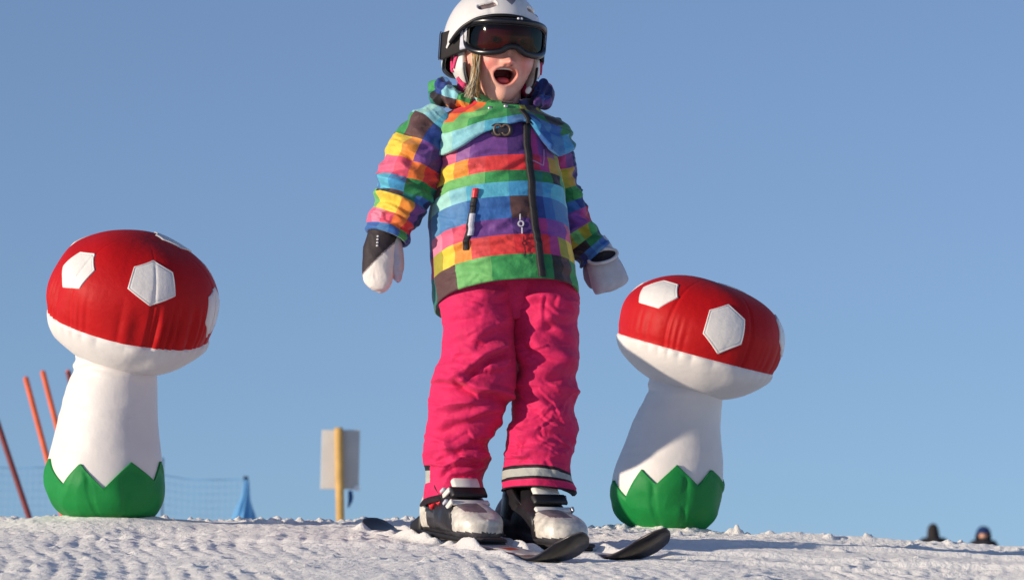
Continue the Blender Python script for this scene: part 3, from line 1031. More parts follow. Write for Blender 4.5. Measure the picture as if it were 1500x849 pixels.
pl = []
for q, o in ((0.02, 1.8), (0.9, 1.8), (1.0, 1.2), (1.02, -2)):
    pl.append([on_emblem(16 * q * np.sign(np.cos(a)) * abs(np.cos(a)) ** 0.7, 10 * q * np.sign(np.sin(a)) * abs(np.sin(a)) ** 0.7, o) for a in np.arange(48) / 48 * 2 * np.pi])
EMB = grid('emblem_patch', W(np.array(pl)), M_EMBLEMD, JACKET, caps=(True, False))
for cx_, a0, a1_ in ((-5, 60, 330), (6, -150, 150)):
    arc = [on_emblem(cx_ + 6 * math.cos(a * DEG), 7.5 * math.sin(a * DEG), 2.6) for a in np.linspace(a0, a1_, 14)]
    Va, _, _ = tube(arc, [(1.6, 1.6)] * 14, 8, 40, ref=n0_)
    grid('emblem_arc', W(Va), M_EMBLEM, EMB, caps=(True, True))

# neck snap studs
for (px, py) in ((718, 166), (741, 163)):
    th_, rr_ = theta_for(px, py)
    Pq, nq = torso(th_, min(rr_, 175))
    Pq = np.array([px, py, Pq[2] - 8.0])
    rows = []
    for q, o in ((0.05, 1.6), (0.6, 1.4), (1.0, 0.2), (1.0, -3)):
        rows.append([Pq + np.array([3.4 * q * math.cos(a), 3.0 * q * math.sin(a), -o]) for a in np.arange(16) / 16 * 2 * np.pi])
    grid('snap_stud', W(np.array(rows)), M_METAL, JACKET, caps=(True, False))

# ---- mittens
V_, n2, u_ = tube([(565, 342, -42), (562, 352, -44), (557, 372, -48), (555, 392, -50), (556, 408, -51), (558, 420, -51), (559, 429, -50), (559, 433.5, -50)],
                  [(23, 20), (23, 20), (23.5, 19), (23.5, 18), (22.5, 17), (18.5, 15), (11, 10), (1.5, 1.5)], 128, 130)
V_ = V_ + n2 * (cloth(V_, 44) * 0.9 + cloth(V_ + 40, 14) * 0.25)[..., None]
fmid = facemid(V_)
isb = (fmid[..., 1] < 407 - (fmid[..., 0] - 533) * 0.98) & (fmid[..., 2] < -36)
seam_ = np.abs(fmid[..., 1] - (407 - (fmid[..., 0] - 533) * 0.98)) < 1.3
mc = np.where(isb[..., None], lin((46, 36, 40)), lin((232, 222, 214)))
mc = np.where((seam_ & (fmid[..., 2] < -36))[..., None], lin((150, 140, 140)), mc)
MR = grid('mitten', W(V_), M_MITT, ROOT, colfun=mc, caps=(True, True), label='white mitten with black back panel')
Vt, nt_, _ = tube([(574, 344, -40), (578, 360, -40), (581, 380, -41), (583, 399, -42), (584, 412, -42), (584, 418, -42)], [(11, 14), (12, 15), (11.5, 14), (9.5, 12), (6, 7), (0.8, 0.8)], 48, 60)
Vt = Vt + nt_ * (cloth(Vt, 18) * 0.9)[..., None]
grid('thumb', W(Vt), M_MITT, MR, colfun=const_cols(Vt, lin((196, 188, 198))), caps=(True, True))  # thumb colour greyed to stand for the mitten's shaded side
lt = []
for k in range(4):
    zz = capsule((554.0 - k * 0.3, 353 + k * 4.6, -64.6 - 0.8 * k), (557.6 - k * 0.3, 352.4 + k * 4.6, -64.8 - 0.8 * k), 1.5, 8)
    grid('printed_mark', W(zz), M_PRINT, MR, caps=(True, True))

V_, n2, u_ = tube([(868, 350, 57), (874, 360, 57), (881, 372, 57), (889, 391, 57), (895, 407, 57), (899, 416, 57), (900.5, 420, 57)],
                  [(22, 19), (23, 20), (25, 20), (27, 19), (28, 18), (25, 14), (6, 5)], 128, 130, power=2.6)
V_ = V_ + n2 * (cloth(V_ + 11, 40) * 1.0 + cloth(V_ + 40, 14) * 0.25)[..., None]
ML = grid('mitten', W(V_), M_MITT, ROOT, colfun=const_cols(V_, lin((196, 196, 204))), caps=(True, True), label='pale mitten toned grey as if in shade')  # greyer than its pair: the body's shade is put into the colour
# gaping cuff: a rolled lip round a dark disc painted as the shaded opening
ca_ = np.arange(40) / 40 * 2 * np.pi
lipc = np.stack([884 + 21 * np.cos(ca_) - 2 * np.sin(ca_), 372 - 4 * np.cos(ca_) + 10.5 * np.sin(ca_), 29 - 5 * np.sin(ca_) + 7 * np.abs(np.cos(ca_))], -1)
V_, _, _ = tube(lipc, [(2.4, 2.4)] * 40, 12, 120, ref=(0, 0, 1), closed=True)
grid('mitten_cuff', W(np.concatenate([V_, V_[:1]])), M_MITT, ML, colfun=const_cols(np.concatenate([V_, V_[:1]]), lin((214, 208, 208))))
lc = lipc.mean(0)
dsk = np.array([lc + (lipc - lc) * q_ + np.array([0, 0, 1.5]) for q_ in (0.02, 0.5, 0.9, 0.99)] + [lc + (lipc - lc) * 0.99 + np.array([0, 0, 8])])
grid('cuff_opening_shade', W(dsk), M_MITT, ML, colfun=const_cols(dsk, lin((34, 26, 34))), caps=(True, False))
Vt, nt_, _ = tube([(868, 378, 66), (866, 390, 68), (868, 402, 68), (872, 412, 66), (875, 417, 65)], [(9, 11), (11, 12), (10.5, 11), (7.5, 8), (0.8, 0.8)], 48, 60)
grid('thumb', W(Vt + nt_ * (cloth(Vt, 18) * 0.5)[..., None]), M_MITT, ML, colfun=const_cols(Vt, lin((150, 148, 164))), caps=(True, True))  # darker again, the shade behind the mitten painted in

# ---- trousers
PINK, PBLK, PREF = lin((218, 38, 96)), lin((36, 20, 30)), lin((176, 178, 170))
V_, n2, u_ = tube([(741, 372, 0), (741, 400, 0), (744, 430, -2), (748, 470, -2)], [(88, 60), (84, 50), (70, 40), (40, 30)], 160, 40)
TROU = grid('trousers', W(V_), M_PANTS, ROOT, colfun=const_cols(V_, PINK), caps=(True, True))


def leg(path, radii, folds, seed, hem_tilt, bands):
    nv, nu = 330, 200
    V_, n2, u_ = tube(path, radii, nu, nv)
    f = np.linspace(0, 1, nv)
    loc = V_ + seed * 77
    amp = (0.35 + 0.65 * sstep(0.1, 0.45, f))[:, None]
    d_ = (cloth(loc, 70, (0.6, 1.15, 0.6)) * 4.2 + cloth(loc + 60, 30, (0.7, 1.2, 0.7)) * 1.1 + cloth(loc + 130, 14, (0.6, 1.2, 0.6)) * 0.55) * amp
    d_ += fold_disp(V_, folds) * np.clip(-n2[..., 2] * 1.6 + 0.5, 0, 1)
    d_ += (1.3 * np.exp(-((f - 0.985) / 0.01) ** 2))[:, None]
    V_ = V_ + n2 * d_[..., None]
    V_[..., 1] += (hem_tilt(V_[..., 0], V_[..., 2]) * sstep(0.72, 1.0, f)[:, None])
    lip = V_[-1:] - n2[-1:] * 3
    lip2 = V_[-10:-9] - n2[-10:-9] * 7
    Vx = np.concatenate([V_, lip, lip2])
    fm_ = facemid(Vx)
    col = const_cols(Vx, PINK)
    ff = np.concatenate([(f[:-1] + f[1:]) / 2, [1, 1]])
    for (a, b, c_) in bands:
        k = (ff >= a) & (ff < b)
        if seed == 1 and b < 1:
            kk = k[:, None] & (fm_[..., 0] < 630)
            col[kk] = c_
        else:
            col[k] = c_
    grid('trouser_leg', W(Vx), M_PANTS, TROU, colfun=col, caps=(True, False))


RF = [(636, 558, 690, 556, 8, 9), (662, 556, 742, 508, 7, 12), (668, 560, 750, 584, 7, 11), (640, 545, 690, 535, 9, 4), (655, 470, 700, 452, 9, 3.5), (690, 500, 748, 470, 10, 5), (700, 545, 748, 535, 7, 4),
      (655, 600, 720, 575, 9, 4.5), (640, 625, 690, 612, 8, 4), (650, 655, 724, 640, 8, 5), (640, 690, 714, 668, 7, 5), (655, 700, 712, 690, 5, 4), (700, 440, 748, 430, 8, 4), (650, 640, 670, 690, 8, 4),
      (690, 610, 735, 600, 7, 4), (645, 500, 690, 492, 10, 3), (660, 520, 700, 520, 9, 3)]
RF += creases(51, 46, 632, 745, 440, 715) + creases(52, 16, 636, 720, 640, 715, tilt=15)
leg([(694, 390, -2), (697, 430, -8), (701, 480, -16), (698, 530, -18), (692, 556, -20), (685, 592, -14), (673, 640, -4), (668, 690, 2), (667, 734, 4)],
    [(54, 54), (58, 58), (56, 60), (59, 60), (62, 59), (55, 54), (49, 50), (48, 52), (50, 55)], RF, 1,
    lambda x, z: -0.16 * (x - 668) + 0.10 * np.minimum(z - 4, 0) - 0.40 * np.maximum(z - 14, 0), [(0.850, 0.868, PBLK), (0.868, 0.912, PREF), (0.972, 1.1, PBLK)])
LF = [(772, 436, 842, 444, 9, 5), (785, 478, 845, 452, 11, 6), (768, 500, 836, 528, 11, 7), (762, 556, 842, 532, 12, 7), (775, 586, 838, 612, 11, 5), (752, 640, 826, 622, 9, 4), (800, 465, 842, 500, 8, 3), (760, 668, 830, 662, 7, 3)]
LF += creases(53, 42, 752, 842, 430, 700) + creases(54, 12, 745, 835, 640, 700, tilt=15)
leg([(794, 390, 8), (797, 430, 12), (797, 480, 14), (797, 540, 12), (797, 600, 6), (792, 650, -2), (789, 696, -10), (790, 722, -12)],
    [(50, 54), (51, 58), (52, 60), (49, 58), (50, 55), (49, 52), (50, 52), (53, 53)], LF, 2,
    lambda x, z: 0.10 * (x - 788) + 0.05 * np.minimum(z + 10, 0) - 0.40 * np.maximum(z, 0), [(0.842, 0.858, PBLK), (0.858, 0.900, PREF), (0.900, 0.917, PBLK), (0.984, 1.1, PBLK)])

# ================================================================== HEAD: body, helmet, goggles
HC = np.array([730.0, 66.0, 0.0])
PH = 7.5 * DEG
HYAW = 15 * DEG


def head_pose(P):
    """local head axes (x photo right when facing us, y down, z away, origin HC) -> model units"""
    P = np.asarray(P, float)
    x, y, z = P[..., 0], P[..., 1], P[..., 2]
    y, z = y * math.cos(PH) - z * math.sin(PH), y * math.sin(PH) + z * math.cos(PH)
    x, z = x * math.cos(HYAW) - z * math.sin(HYAW), x * math.sin(HYAW) + z * math.cos(HYAW)
    # slight tilt of the head
    tl = 2.0 * DEG
    x, y = x * math.cos(tl) - y * math.sin(tl), x * math.sin(tl) + y * math.cos(tl)
    return np.stack([x, y, z], -1) + HC


def gz(x, y, cx, cy, sx, sy):
    return np.exp(-((x - cx) / sx) ** 2 - ((y - cy) / sy) ** 2)


# head surface: local, origin at HC; face looks to -z
ne, na = 260, 320
el = np.linspace(-math.pi / 2 + 0.01, math.pi / 2 - 0.01, ne)
az = np.arange(na) / na * 2 * np.pi
EL, AZ = np.meshgrid(el, az, indexing='ij')
yv = -np.sin(EL) * 83 + 14
cosE = np.cos(EL) ** 0.86
jaw = 1 - 0.20 * sstep(20, 78, yv) - 0.05 * sstep(-40, -80, yv)
xx = 52.5 * cosE * np.sin(AZ) * jaw
zz = -64 * cosE * np.cos(AZ) * (1 - 0.12 * sstep(30, 80, yv) * (np.cos(AZ) < 0))
frontw = np.clip(np.cos(AZ), 0, 1) ** 0.5 * (np.cos(AZ) > 0)
MX, MY, MW, MH = -1.0, 43.5, 16.5, 12.0
mr_ = np.sqrt(((xx - MX) / (MW * (1 - 0.10 * sstep(38, 52, yv)))) ** 2 + ((yv - MY) / np.where(yv < MY, MH * 0.85, MH * 1.1)) ** 2)
fwd = 18 * gz(xx, yv, -0.5, 24.5, 6.5, 6.5) - 4.0 * gz(np.abs(xx + 0.5), yv, 4.2, 30, 2.0, 1.8) + 6 * gz(xx, yv, -0.5, 10, 6, 12) + 5 * gz(np.abs(xx), yv, 8, 26, 4.5, 4.5)
fwd += 6.5 * gz(np.abs(xx), yv, 27, 27, 14, 14) - 5 * gz(np.abs(xx), yv, 21, -6, 12, 9)
fwd += 2.4 * np.exp(-((mr_ - 1.25) / 0.22) ** 2) + 9 * gz(xx, yv, -1, 78, 20, 16) - 3 * gz(xx, yv, -1, 60, 16, 5)
fwd -= 2.5 * gz(np.abs(xx), yv, 24, 42, 4, 10)
fwd -= 36 * sstep(1.10, 0.86, mr_)
zz = zz - fwd * frontw
head = head_pose(np.stack([xx, yv, zz], -1))

body_parts = []


def add_body(V, caps=(True, True)):
    body_parts.append((V, caps))


add_body(head)
add_body(tube([(733, 118, 8), (734, 150, 6), (734, 185, 4)], [(30, 30), (30, 30), (40, 36)], 48, 30)[0])
add_body(tube([(732, 165, 4), (730, 185, 2), (729, 215, 0), (729, 260, 0), (733, 320, 0), (738, 370, 0), (742, 410, 0), (744, 440, 0)],
              [(30, 28), (66, 40), (74, 52), (76, 58), (80, 62), (82, 58), (72, 46), (30, 24)], 72, 90)[0])
add_body(tube([(690, 195, -4), (640, 195, -12), (611, 236, -22), (598, 270, -26), (588, 304, -32), (575, 334, -38), (567, 356, -42), (564, 380, -45), (562, 410, -47), (561, 422, -47)],
              [(22, 22), (24, 24), (24, 24), (22, 22), (20, 20), (17, 17), (14, 14), (19, 10), (16, 8), (5, 4)], 40, 110)[0])
add_body(tube([(775, 198, 6), (800, 205, 26), (818, 248, 44), (827, 286, 50), (842, 324, 54), (861, 352, 56), (873, 366, 57), (884, 386, 57), (892, 404, 56), (895, 411, 56)],
              [(20, 22), (18, 22), (18, 20), (18, 18), (17, 17), (16, 16), (14, 14), (18, 10), (16, 8), (5, 4)], 40, 110)[0])
add_body(tube([(700, 410, -8), (700, 480, -14), (693, 556, -18), (687, 592, -13), (676, 640, -3), (668, 690, 4), (664, 745, 10)],
              [(42, 44), (40, 42), (36, 38), (34, 36), (32, 34), (27, 28), (22, 24)], 48, 110)[0])
add_body(tube([(790, 410, 8), (796, 480, 12), (797, 540, 11), (795, 600, 6), (790, 650, -2), (787, 692, -8), (785, 755, -6)],
              [(40, 42), (38, 40), (34, 36), (34, 36), (31, 32), (27, 28), (22, 24)], 48, 110)[0])
bv, bf = [], []
off = 0
for Vb, caps in body_parts:
    nv, nu = Vb.shape[:2]
    v = np.concatenate([Vb.reshape(-1, 3), Vb[0].mean(0)[None], Vb[-1].mean(0)[None]])
    f = (grid_faces(nv, nu, True, off)).tolist()
    c0, c1 = off + nv * nu, off + nv * nu + 1
    f += [[off + (j + 1) % nu, off + j, c0] for j in range(nu)]
    f += [[off + (nv - 1) * nu + j, off + (nv - 1) * nu + (j + 1) % nu, c1] for j in range(nu)]
    bv.append(W(v))
    bf += f
    off += len(v)
me = bpy.data.meshes.new('raw_body')
me.from_pydata(np.concatenate(bv).tolist(), [], bf)
tmp = bpy.data.objects.new('raw_body', me)
COL.objects.link(tmp)
md = tmp.modifiers.new('r', 'REMESH')
md.mode = 'VOXEL'
md.voxel_size = 0.0017
sm = tmp.modifiers.new('s', 'SMOOTH')
sm.iterations = 2
sm.factor = 0.5
dg = bpy.context.evaluated_depsgraph_get()
bme = bpy.data.meshes.new_from_object(tmp.evaluated_get(dg))
bpy.data.objects.remove(tmp)
bme.name = 'body'
nvb = len(bme.vertices)
co = np.zeros(nvb * 3)
bme.vertices.foreach_get('co', co)
co = co.reshape(-1, 3)
# back to local head axes for the skin tones
k = KPX
mp = np.stack([750 + co[:, 0] * FPX / D0 * (CP), 0 * co[:, 0], (co[:, 1] - D0) / k], -1)
tq = co[:, 2] / D0                                      # = (SP + b CP) / (CP - b SP)
bq = (tq * CP - SP) / (CP + tq * SP)
mp[:, 1] = 424.5 - bq * FPX
mp[:, 0] = 750 + co[:, 0] / (D0 / (CP - bq * SP)) * FPX
q = mp - HC
tl = -2.0 * DEG
q[:, 0], q[:, 1] = q[:, 0] * math.cos(tl) - q[:, 1] * math.sin(tl), q[:, 0] * math.sin(tl) + q[:, 1] * math.cos(tl)
q[:, 0], q[:, 2] = q[:, 0] * math.cos(-HYAW) - q[:, 2] * math.sin(-HYAW), q[:, 0] * math.sin(-HYAW) + q[:, 2] * math.cos(-HYAW)
q[:, 1], q[:, 2] = q[:, 1] * math.cos(-PH) - q[:, 2] * math.sin(-PH), q[:, 1] * math.sin(-PH) + q[:, 2] * math.cos(-PH)
lx, ly, lz = q[:, 0], q[:, 1], q[:, 2]
skin = np.repeat(lin((238, 180, 158))[None], nvb, 0)
cheek = np.clip(gz(np.abs(lx), ly, 29, 28, 15, 14) + 0.8 * gz(lx, ly, 0, 26, 9, 8), 0, 1)[:, None] * (lz < 0)[:, None]
skin = skin * (1 - 0.75 * cheek) + lin((232, 128, 118)) * 0.75 * cheek
mrr = np.sqrt(((lx - MX) / (MW * (1 - 0.10 * sstep(38, 52, ly)))) ** 2 + ((ly - MY) / np.where(ly < MY, MH * 0.85, MH * 1.1)) ** 2)
lips = (np.exp(-((mrr - 1.10) / 0.13) ** 2) * (lz < -20))[:, None]
skin = skin * (1 - 0.45 * lips) + lin((214, 116, 112)) * 0.45 * lips
blot = (0.5 + 0.5 * np.clip(NA(q, 9) * 0.6 + NB(q, 4) * 0.4, -1, 1))[:, None] * (lz < 0)[:, None]
skin = skin * (1 - 0.10 * blot * np.array([0.3, 1.0, 0.9]))
hole = (sstep(1.02, 0.94, mrr) * (lz < -10) * sstep(-58, -50, lz) if False else sstep(1.0, 0.93, mrr) * (lz < -8))[:, None]
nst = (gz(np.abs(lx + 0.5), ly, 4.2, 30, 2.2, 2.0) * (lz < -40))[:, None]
skin = skin * (1 - 0.7 * nst)  # nostrils darkened to paint the shade inside them
skin = skin * (1 - hole) + lin((110, 30, 34)) * hole
ca = bme.color_attributes.new('pattern', 'FLOAT_COLOR', 'POINT')
ca.data.foreach_set('color', np.concatenate([skin, np.ones((nvb, 1))], 1).ravel())
bme.polygons.foreach_set('use_smooth', np.ones(len(bme.polygons), bool))
bme.materials.clear()
bme.materials.append(M_SKIN)
BODY = link('body', bme, ROOT)


def head_grid(name, P, material, parent, **kw):
    return grid(name, W(head_pose(P)), material, parent, **kw)


# tongue, teeth, eyes
tg = capsule((MX, MY + 10, -28), (MX, MY + 8.5, -52), 10.5, 28, flat=0.55, ref=(0, 1, 0))
head_grid('tongue', tg, M_TONGUE, ROOT, caps=(True, True))
tarc = []
for a in np.linspace(-52, 52, 60):
    r1 = 15
    tarc.append((MX + r1 * math.sin(a * DEG), a))
rows = []
for q_, o in ((0, 0.0), (0.25, 1.0), (0.7, 1.0), (1.0, 0.4), (1.0, -1.4), (0.0, -1.6)):
    rr = []
    for a in np.linspace(-55, 55, 70):
        sc = 0.5 + 0.5 * abs(math.cos((a + 55) / 110 * 8 * math.pi)) ** 0.35
        ztip = -44 - 9 * math.cos(a * DEG)
        rr.append((MX + 14.5 * math.sin(a * DEG) * 0.98, MY - 11 + 3.6 * q_ * (0.55 + 0.45 * sc) + 3.0 * (1 - math.cos(a * DEG)), ztip - o * sc))
    rows.append(rr)
head_grid('upper_teeth', np.array(rows), M_TEETH, ROOT, wrap=False)
for sx in (-21, 20):
    ue = np.arange(24) / 24 * 2 * np.pi
    rows = [[(sx + 8 * math.sin(e_) * math.cos(a), -6 + 5 * math.sin(e_) * math.sin(a), -57 - 4 * math.cos(e_)) for a in ue] for e_ in np.linspace(0.05, 1.5, 8)]
    EY = head_grid('eye', np.array(rows), M_EYE, ROOT, caps=(True, False))
    rows = [[(sx + 3.2 * math.sin(e_) * math.cos(a), -6 + 3.2 * math.sin(e_) * math.sin(a), -60.6 - 1 * math.cos(e_)) for a in ue] for e_ in np.linspace(0.05, 1.5, 5)]
    head_grid('iris', np.array(rows), M_BLACK, EY, caps=(True, False))

# ---- helmet shell
HX, HY_, HZ = 73.0, 84.0, 88.0          # radii; origin slightly behind and left of the face
HO = np.array([-6.0, 2.0, 8.0])
LOW = [(-180, 52), (-140, 50), (-110, 40), (-90, 22), (-72, -2), (-58, -22), (-40, -36), (-20, -42), (0, -43.5), (20, -42), (40, -36), (58, -22), (72, -2), (90, 22), (110, 40), (140, 50), (180, 52)]
na = 400
azd = np.arange(na) / na * 360 - 180
low = np.interp(azd, [a for a, b in LOW], [b for a, b in LOW])
ker = np.hanning(27)
ker /= ker.sum()
low = np.convolve(np.concatenate([low[-40:], low, low[:40]]), ker, 'same')[40:-40]
nr = 220
tv = np.linspace(0.004, 1, nr)
beta_low = np.arccos(np.clip(-low / HY_, -1, 1))
BETA = tv[:, None] * beta_low[None]
AZR = azd * DEG


def helm(beta, a, s=1.0):
    r = np.sin(np.minimum(beta, math.pi / 2)) ** 0.92
    r = np.where(beta > math.pi / 2, 1 - 0.10 * (np.cos(beta)) ** 2, r)
    return np.stack([HX * s * r * np.sin(a), -HY_ * s * np.cos(beta), -HZ * s * r * np.cos(a)], -1) + HO


A2 = np.repeat(AZR[None], nr, 0)
Hs = helm(BETA, A2)
loc = Hs - HO


def slot(x0, y0, x1, y1, r):
    dx, dy = x1 - x0, y1 - y0
    L2 = dx * dx + dy * dy
    t_ = np.clip(((loc[..., 0] - x0) * dx + (loc[..., 1] - y0) * dy) / L2, 0, 1)
    d_ = np.hypot(loc[..., 0] - x0 - t_ * dx, loc[..., 1] - y0 - t_ * dy)
    return np.where(loc[..., 2] < 0, d_, 99) - r


dv = np.minimum.reduce([slot(-36, -53.5, -18, -59.5, 3.6), slot(38, -55.5, 55, -50, 3.4), slot(-34, -74, -12, -78, 3.4), slot(18, -79, 36, -75, 3.4)])
ins = sstep(1.2, -1.0, dv)
rim = np.exp(-(dv / 2.2) ** 2)
brimf = np.exp(-((tv - 1) / 0.02) ** 2)[:, None] * np.ones((1, na))
scale = 1 - 0.075 * ins + 0.006 * rim + 0.012 * np.exp(-((tv[:, None] - 0.965) / 0.02) ** 2)
# a raised panel line over the shell
scale += 0.008 * sstep(0.0, 0.06, np.abs(np.abs(loc[..., 0]) - 24) / 100 - 0.0) - 0.008
Hs = (Hs - HO) * scale[..., None] + HO
inner = (Hs[::-4] - HO) * 0.93 + HO
Hall = np.concatenate([Hs, inner])
hc = const_cols(Hall, lin((228, 224, 220)))
fm_ins = (ins[:-1] + ins[1:] + np.roll(ins, -1, 1)[:-1] + np.roll(ins, -1, 1)[1:]) / 4
hc[:nr - 1][fm_ins > 0.5] = lin((120, 104, 104))
hc[nr - 3:] = lin((28, 26, 30))
fl = facemid(Hs - HO)
# small grey emblem on the brow
emb = (np.abs(np.abs(fl[..., 0] - 8) * 0.9 + (fl[..., 1] + 63)) < 4.0) & (np.abs(fl[..., 0] - 8) < 8) & (fl[..., 2] < 0)
hc[:nr - 1][emb] = lin((120, 116, 128))
HEL = head_grid('helmet', Hall, M_HELM, ROOT, colfun=hc, caps=(True, False))

# black brow rim
LOWV = np.stack([azd, low], 1)
sel = np.abs(azd) < 74
path = helm(beta_low[sel], AZR[sel], 1.0)
V_, n2, _ = tube(path[::3], [(3.2, 2.6)] * len(path[::3]), 14, 160, ref=(0, 1, 0))
head_grid('brow_rim', V_, M_BLACK, HEL, caps=(True, True))


# ---- goggles
def gog(a_deg, y, s=1.0):
    """goggle wrap surface: angle from face front, local height"""
    a = np.asarray(a_deg) * DEG
    return np.stack([64 * s * np.sin(a) + 1, np.asarray(y, float) + 0 * a, -(84 * s) * np.cos(a) + 4 - 10 * (s - 1)], -1)


OUT = [(-66, -10), (-66, -24), (-58, -33), (-40, -38), (-20, -40), (0, -40.5), (20, -40), (40, -38), (58, -33), (66, -24), (66, -10), (64, 4), (56, 13), (42, 17.5), (26, 17), (14, 13), (7, 6), (0, 4), (-7, 6), (-14, 13), (-26, 17), (-42, 17.5), (-56, 13), (-64, 4)]
OUT = [(a, -10 + (y + 10) * (0.80 if y < -10 else 0.80) + 1.5) for a, y in OUT]
oc = crom(OUT, 220, True)
ctr = oc.mean(0)
fr_path = gog(oc[:, 0], oc[:, 1])
nor = np.stack([np.sin(oc[:, 0] * DEG), 0 * oc[:, 0], -np.cos(oc[:, 0] * DEG)], -1)
V_, n2, _ = tube(fr_path[::2], [(4.6, 6.0)] * 110, 20, 220, ref=(0, 0, 1), closed=True, power=2.8)
Vc = np.concatenate([V_, V_[:1]])
GOG = head_grid('goggles', Vc, M_BLACKGLOSS, ROOT)
# lens: filled patch inside the frame
rows = []
for q_ in np.linspace(0.02, 1.0, 26):
    p2 = ctr + (oc - ctr) * q_ * 0.985
    rows.append(gog(p2[:, 0], p2[:, 1], 1.0 + 0.03 * (1 - q_ ** 2)))
head_grid('lens', np.array(rows), M_LENS, GOG, caps=(True, False))
# face foam behind the frame
rows = [gog(oc[:, 0], oc[:, 1], s_) for s_ in (0.99, 0.93, 0.87, 0.80)]
rows = np.array(rows)
rows[..., 1] = ctr[1] + (rows[..., 1] - ctr[1]) * np.array([1, 1.0, 0.97, 0.93])[:, None]
head_grid('face_foam', rows, M_BLACK, GOG)
# inner lens frame line
p2 = ctr + (oc - ctr) * np.array([0.93, 0.84])
V_, _, _ = tube(gog(p2[:, 0], p2[:, 1], 1.012)[::2], [(1.6, 1.6)] * 110, 8, 220, ref=(0, 0, 1), closed=True)
head_grid('lens_retainer', np.concatenate([V_, V_[:1]]), M_BLACK, GOG)
# two pale brand dots on the brow of the frame
for x in (4.2, 8.6):
    c0 = gog(x, -37.5, 1.0) + np.array([0, 0, -6.0])
    u16 = np.arange(14) / 14 * 2 * np.pi
    head_grid('frame_mark', np.array([[c0 + np.array([q_ * 2.0 * math.cos(a), q_ * 1.7 * math.sin(a), o]) for a in u16] for q_, o in ((0.05, -0.9), (0.8, -0.7), (1, 1.5))]), M_PRINT, GOG, caps=(True, False))
# strap round the helmet
a_s = np.linspace(58, 302, 260)
rows = []
for q_, o in ((-1, -2), (-1, 1.2), (-0.92, 2.0), (0.92, 2.0), (1, 1.2), (1, -2)):
    r_ = []
    for a in a_s:
        tt_ = sstep(58, 92, a) * sstep(302, 268, a)
        hw_ = 19 + 0 * tt_
        y = -7 + 14 * tt_ + q_ * hw_
        hb = np.arccos(np.clip(-(y - 2) / HY_, -1, 1))
        p_h = helm(np.array(hb), np.array(a * DEG), 1.03)
        p_g = gog(a if a < 180 else a - 360, y, 1.0)
        p = p_g * (1 - tt_) + p_h * tt_
        outv = np.array([math.sin(a * DEG), 0, -math.cos(a * DEG)])
        r_.append(p + outv * o)
    rows.append(r_)
STR = head_grid('strap', np.array(rows), M_STRAP, GOG, wrap=False)


def strap_patch(name, a0, a1, q0, q1, lift, material):
    rows = []
    for qq, o in ((q0, -1), (q0, lift), (q0 * 0.9 + q1 * 0.1, lift + 0.6), (q0 * 0.1 + q1 * 0.9, lift + 0.6), (q1, lift), (q1, -1)):
        r_ = []
        for a in np.linspace(a0, a1, 20):
            tt_ = float(sstep(58, 92, a) * sstep(302, 268, a))
            y = -7 + 14 * tt_ + qq * 19
            hb = np.arccos(np.clip(-(y - 2) / HY_, -1, 1))
            p = gog(a if a < 180 else a - 360, y) * (1 - tt_) + helm(np.array(hb), np.array(a * DEG), 1.03) * tt_
            r_.append(p + np.array([math.sin(a * DEG), 0, -math.cos(a * DEG)]) * (2 + o))
        rows.append(r_)
    head_grid(name, np.array(rows), material, STR, wrap=False)


strap_patch('strap_patch', 292, 299, -0.95, 0.85, 0.8, M_GREY)
strap_patch('strap_patch', 61, 67, -0.8, 0.8, 0.8, M_GREY)
strap_patch('strap_clip', 262, 268, -1.06, 1.06, 2.0, M_BLACK)
strap_patch('strap_clip', 94, 100, -1.06, 1.06, 2.0, M_BLACK)

# ear pads, white straps and chin strap
for sg in (-1, 1):
    rows = []
    for e_ in np.linspace(0.05, math.pi - 0.05, 30):
        r_ = []
        for a in np.arange(48) / 48 * 2 * np.pi:
            x = sg * (56 + 9 * math.sin(e_) * math.cos(a) - 0.0)
            y = 34 - 33 * math.cos(e_)
            z = 6 + 27 * math.sin(e_) * math.sin(a)
            x -= sg * 12 * max(0, (y - 40) / 27)
            r_.append((x, y, z))
        rows.append(r_)
    EP = head_grid('ear_pad', np.array(rows), M_WHITE, HEL, caps=(True, True))
    head_grid('pink_lining', capsule((sg * 50, 60, -12), (sg * 47, 62, 18), 12, 24, flat=0.7, ref=(1, 0, 0)), M_PINKPAD, HEL, caps=(True, True))
    for (z0, y0, z1, y1, r0) in ((-9, 20, -2, 38, 4.2), (12, 22, 6, 44, 3.6), (-3, 52, -8, 62, 4.4)):
        pts = []
        for t_ in np.linspace(0, 1, 12):
            y = y0 + (y1 - y0) * t_
            z = z0 + (z1 - z0) * t_
            ce = np.clip(1 - ((y - 34) / 33) ** 2, 0.05, 1)
            cz = np.clip(1 - ((z - 6) / 27) ** 2 / ce, 0.05, 1)
            x = sg * (57.5 + 9 * math.sqrt(ce) * math.sqrt(cz) - 12 * max(0, (y - 40) / 27))
            pts.append((x, y, z))
        V_, _, _ = tube(pts, [(r0, r0 * 0.45)] * 12, 12, 40, ref=(1, 0, 0))
        head_grid('pink_inset', V_, M_PINKPAD, EP, caps=(True, True))
    pts = [(sg * 55, 30, -22), (sg * 52, 50, -26), (sg * 42, 70, -30), (sg * 24, 86, -36), (0, 92, -40)]
    V_, _, _ = tube(pts, [(1.6, 5)] * 5, 12, 60, ref=(0, 0.3, 1))
    head_grid('chin_strap', V_, M_BLACK, HEL, caps=(True, True))
bk = capsule((38, 68, -36), (44, 58, -33), 4, 12, flat=0.6)
head_grid('chin_buckle', bk, M_WHITE, HEL, caps=(True, True))

# ---- hair, blonde strands in front of the ear pad and over the collar
hv, hf, hcv = [], [], []
hr_ = np.random.default_rng(12)
off = 0


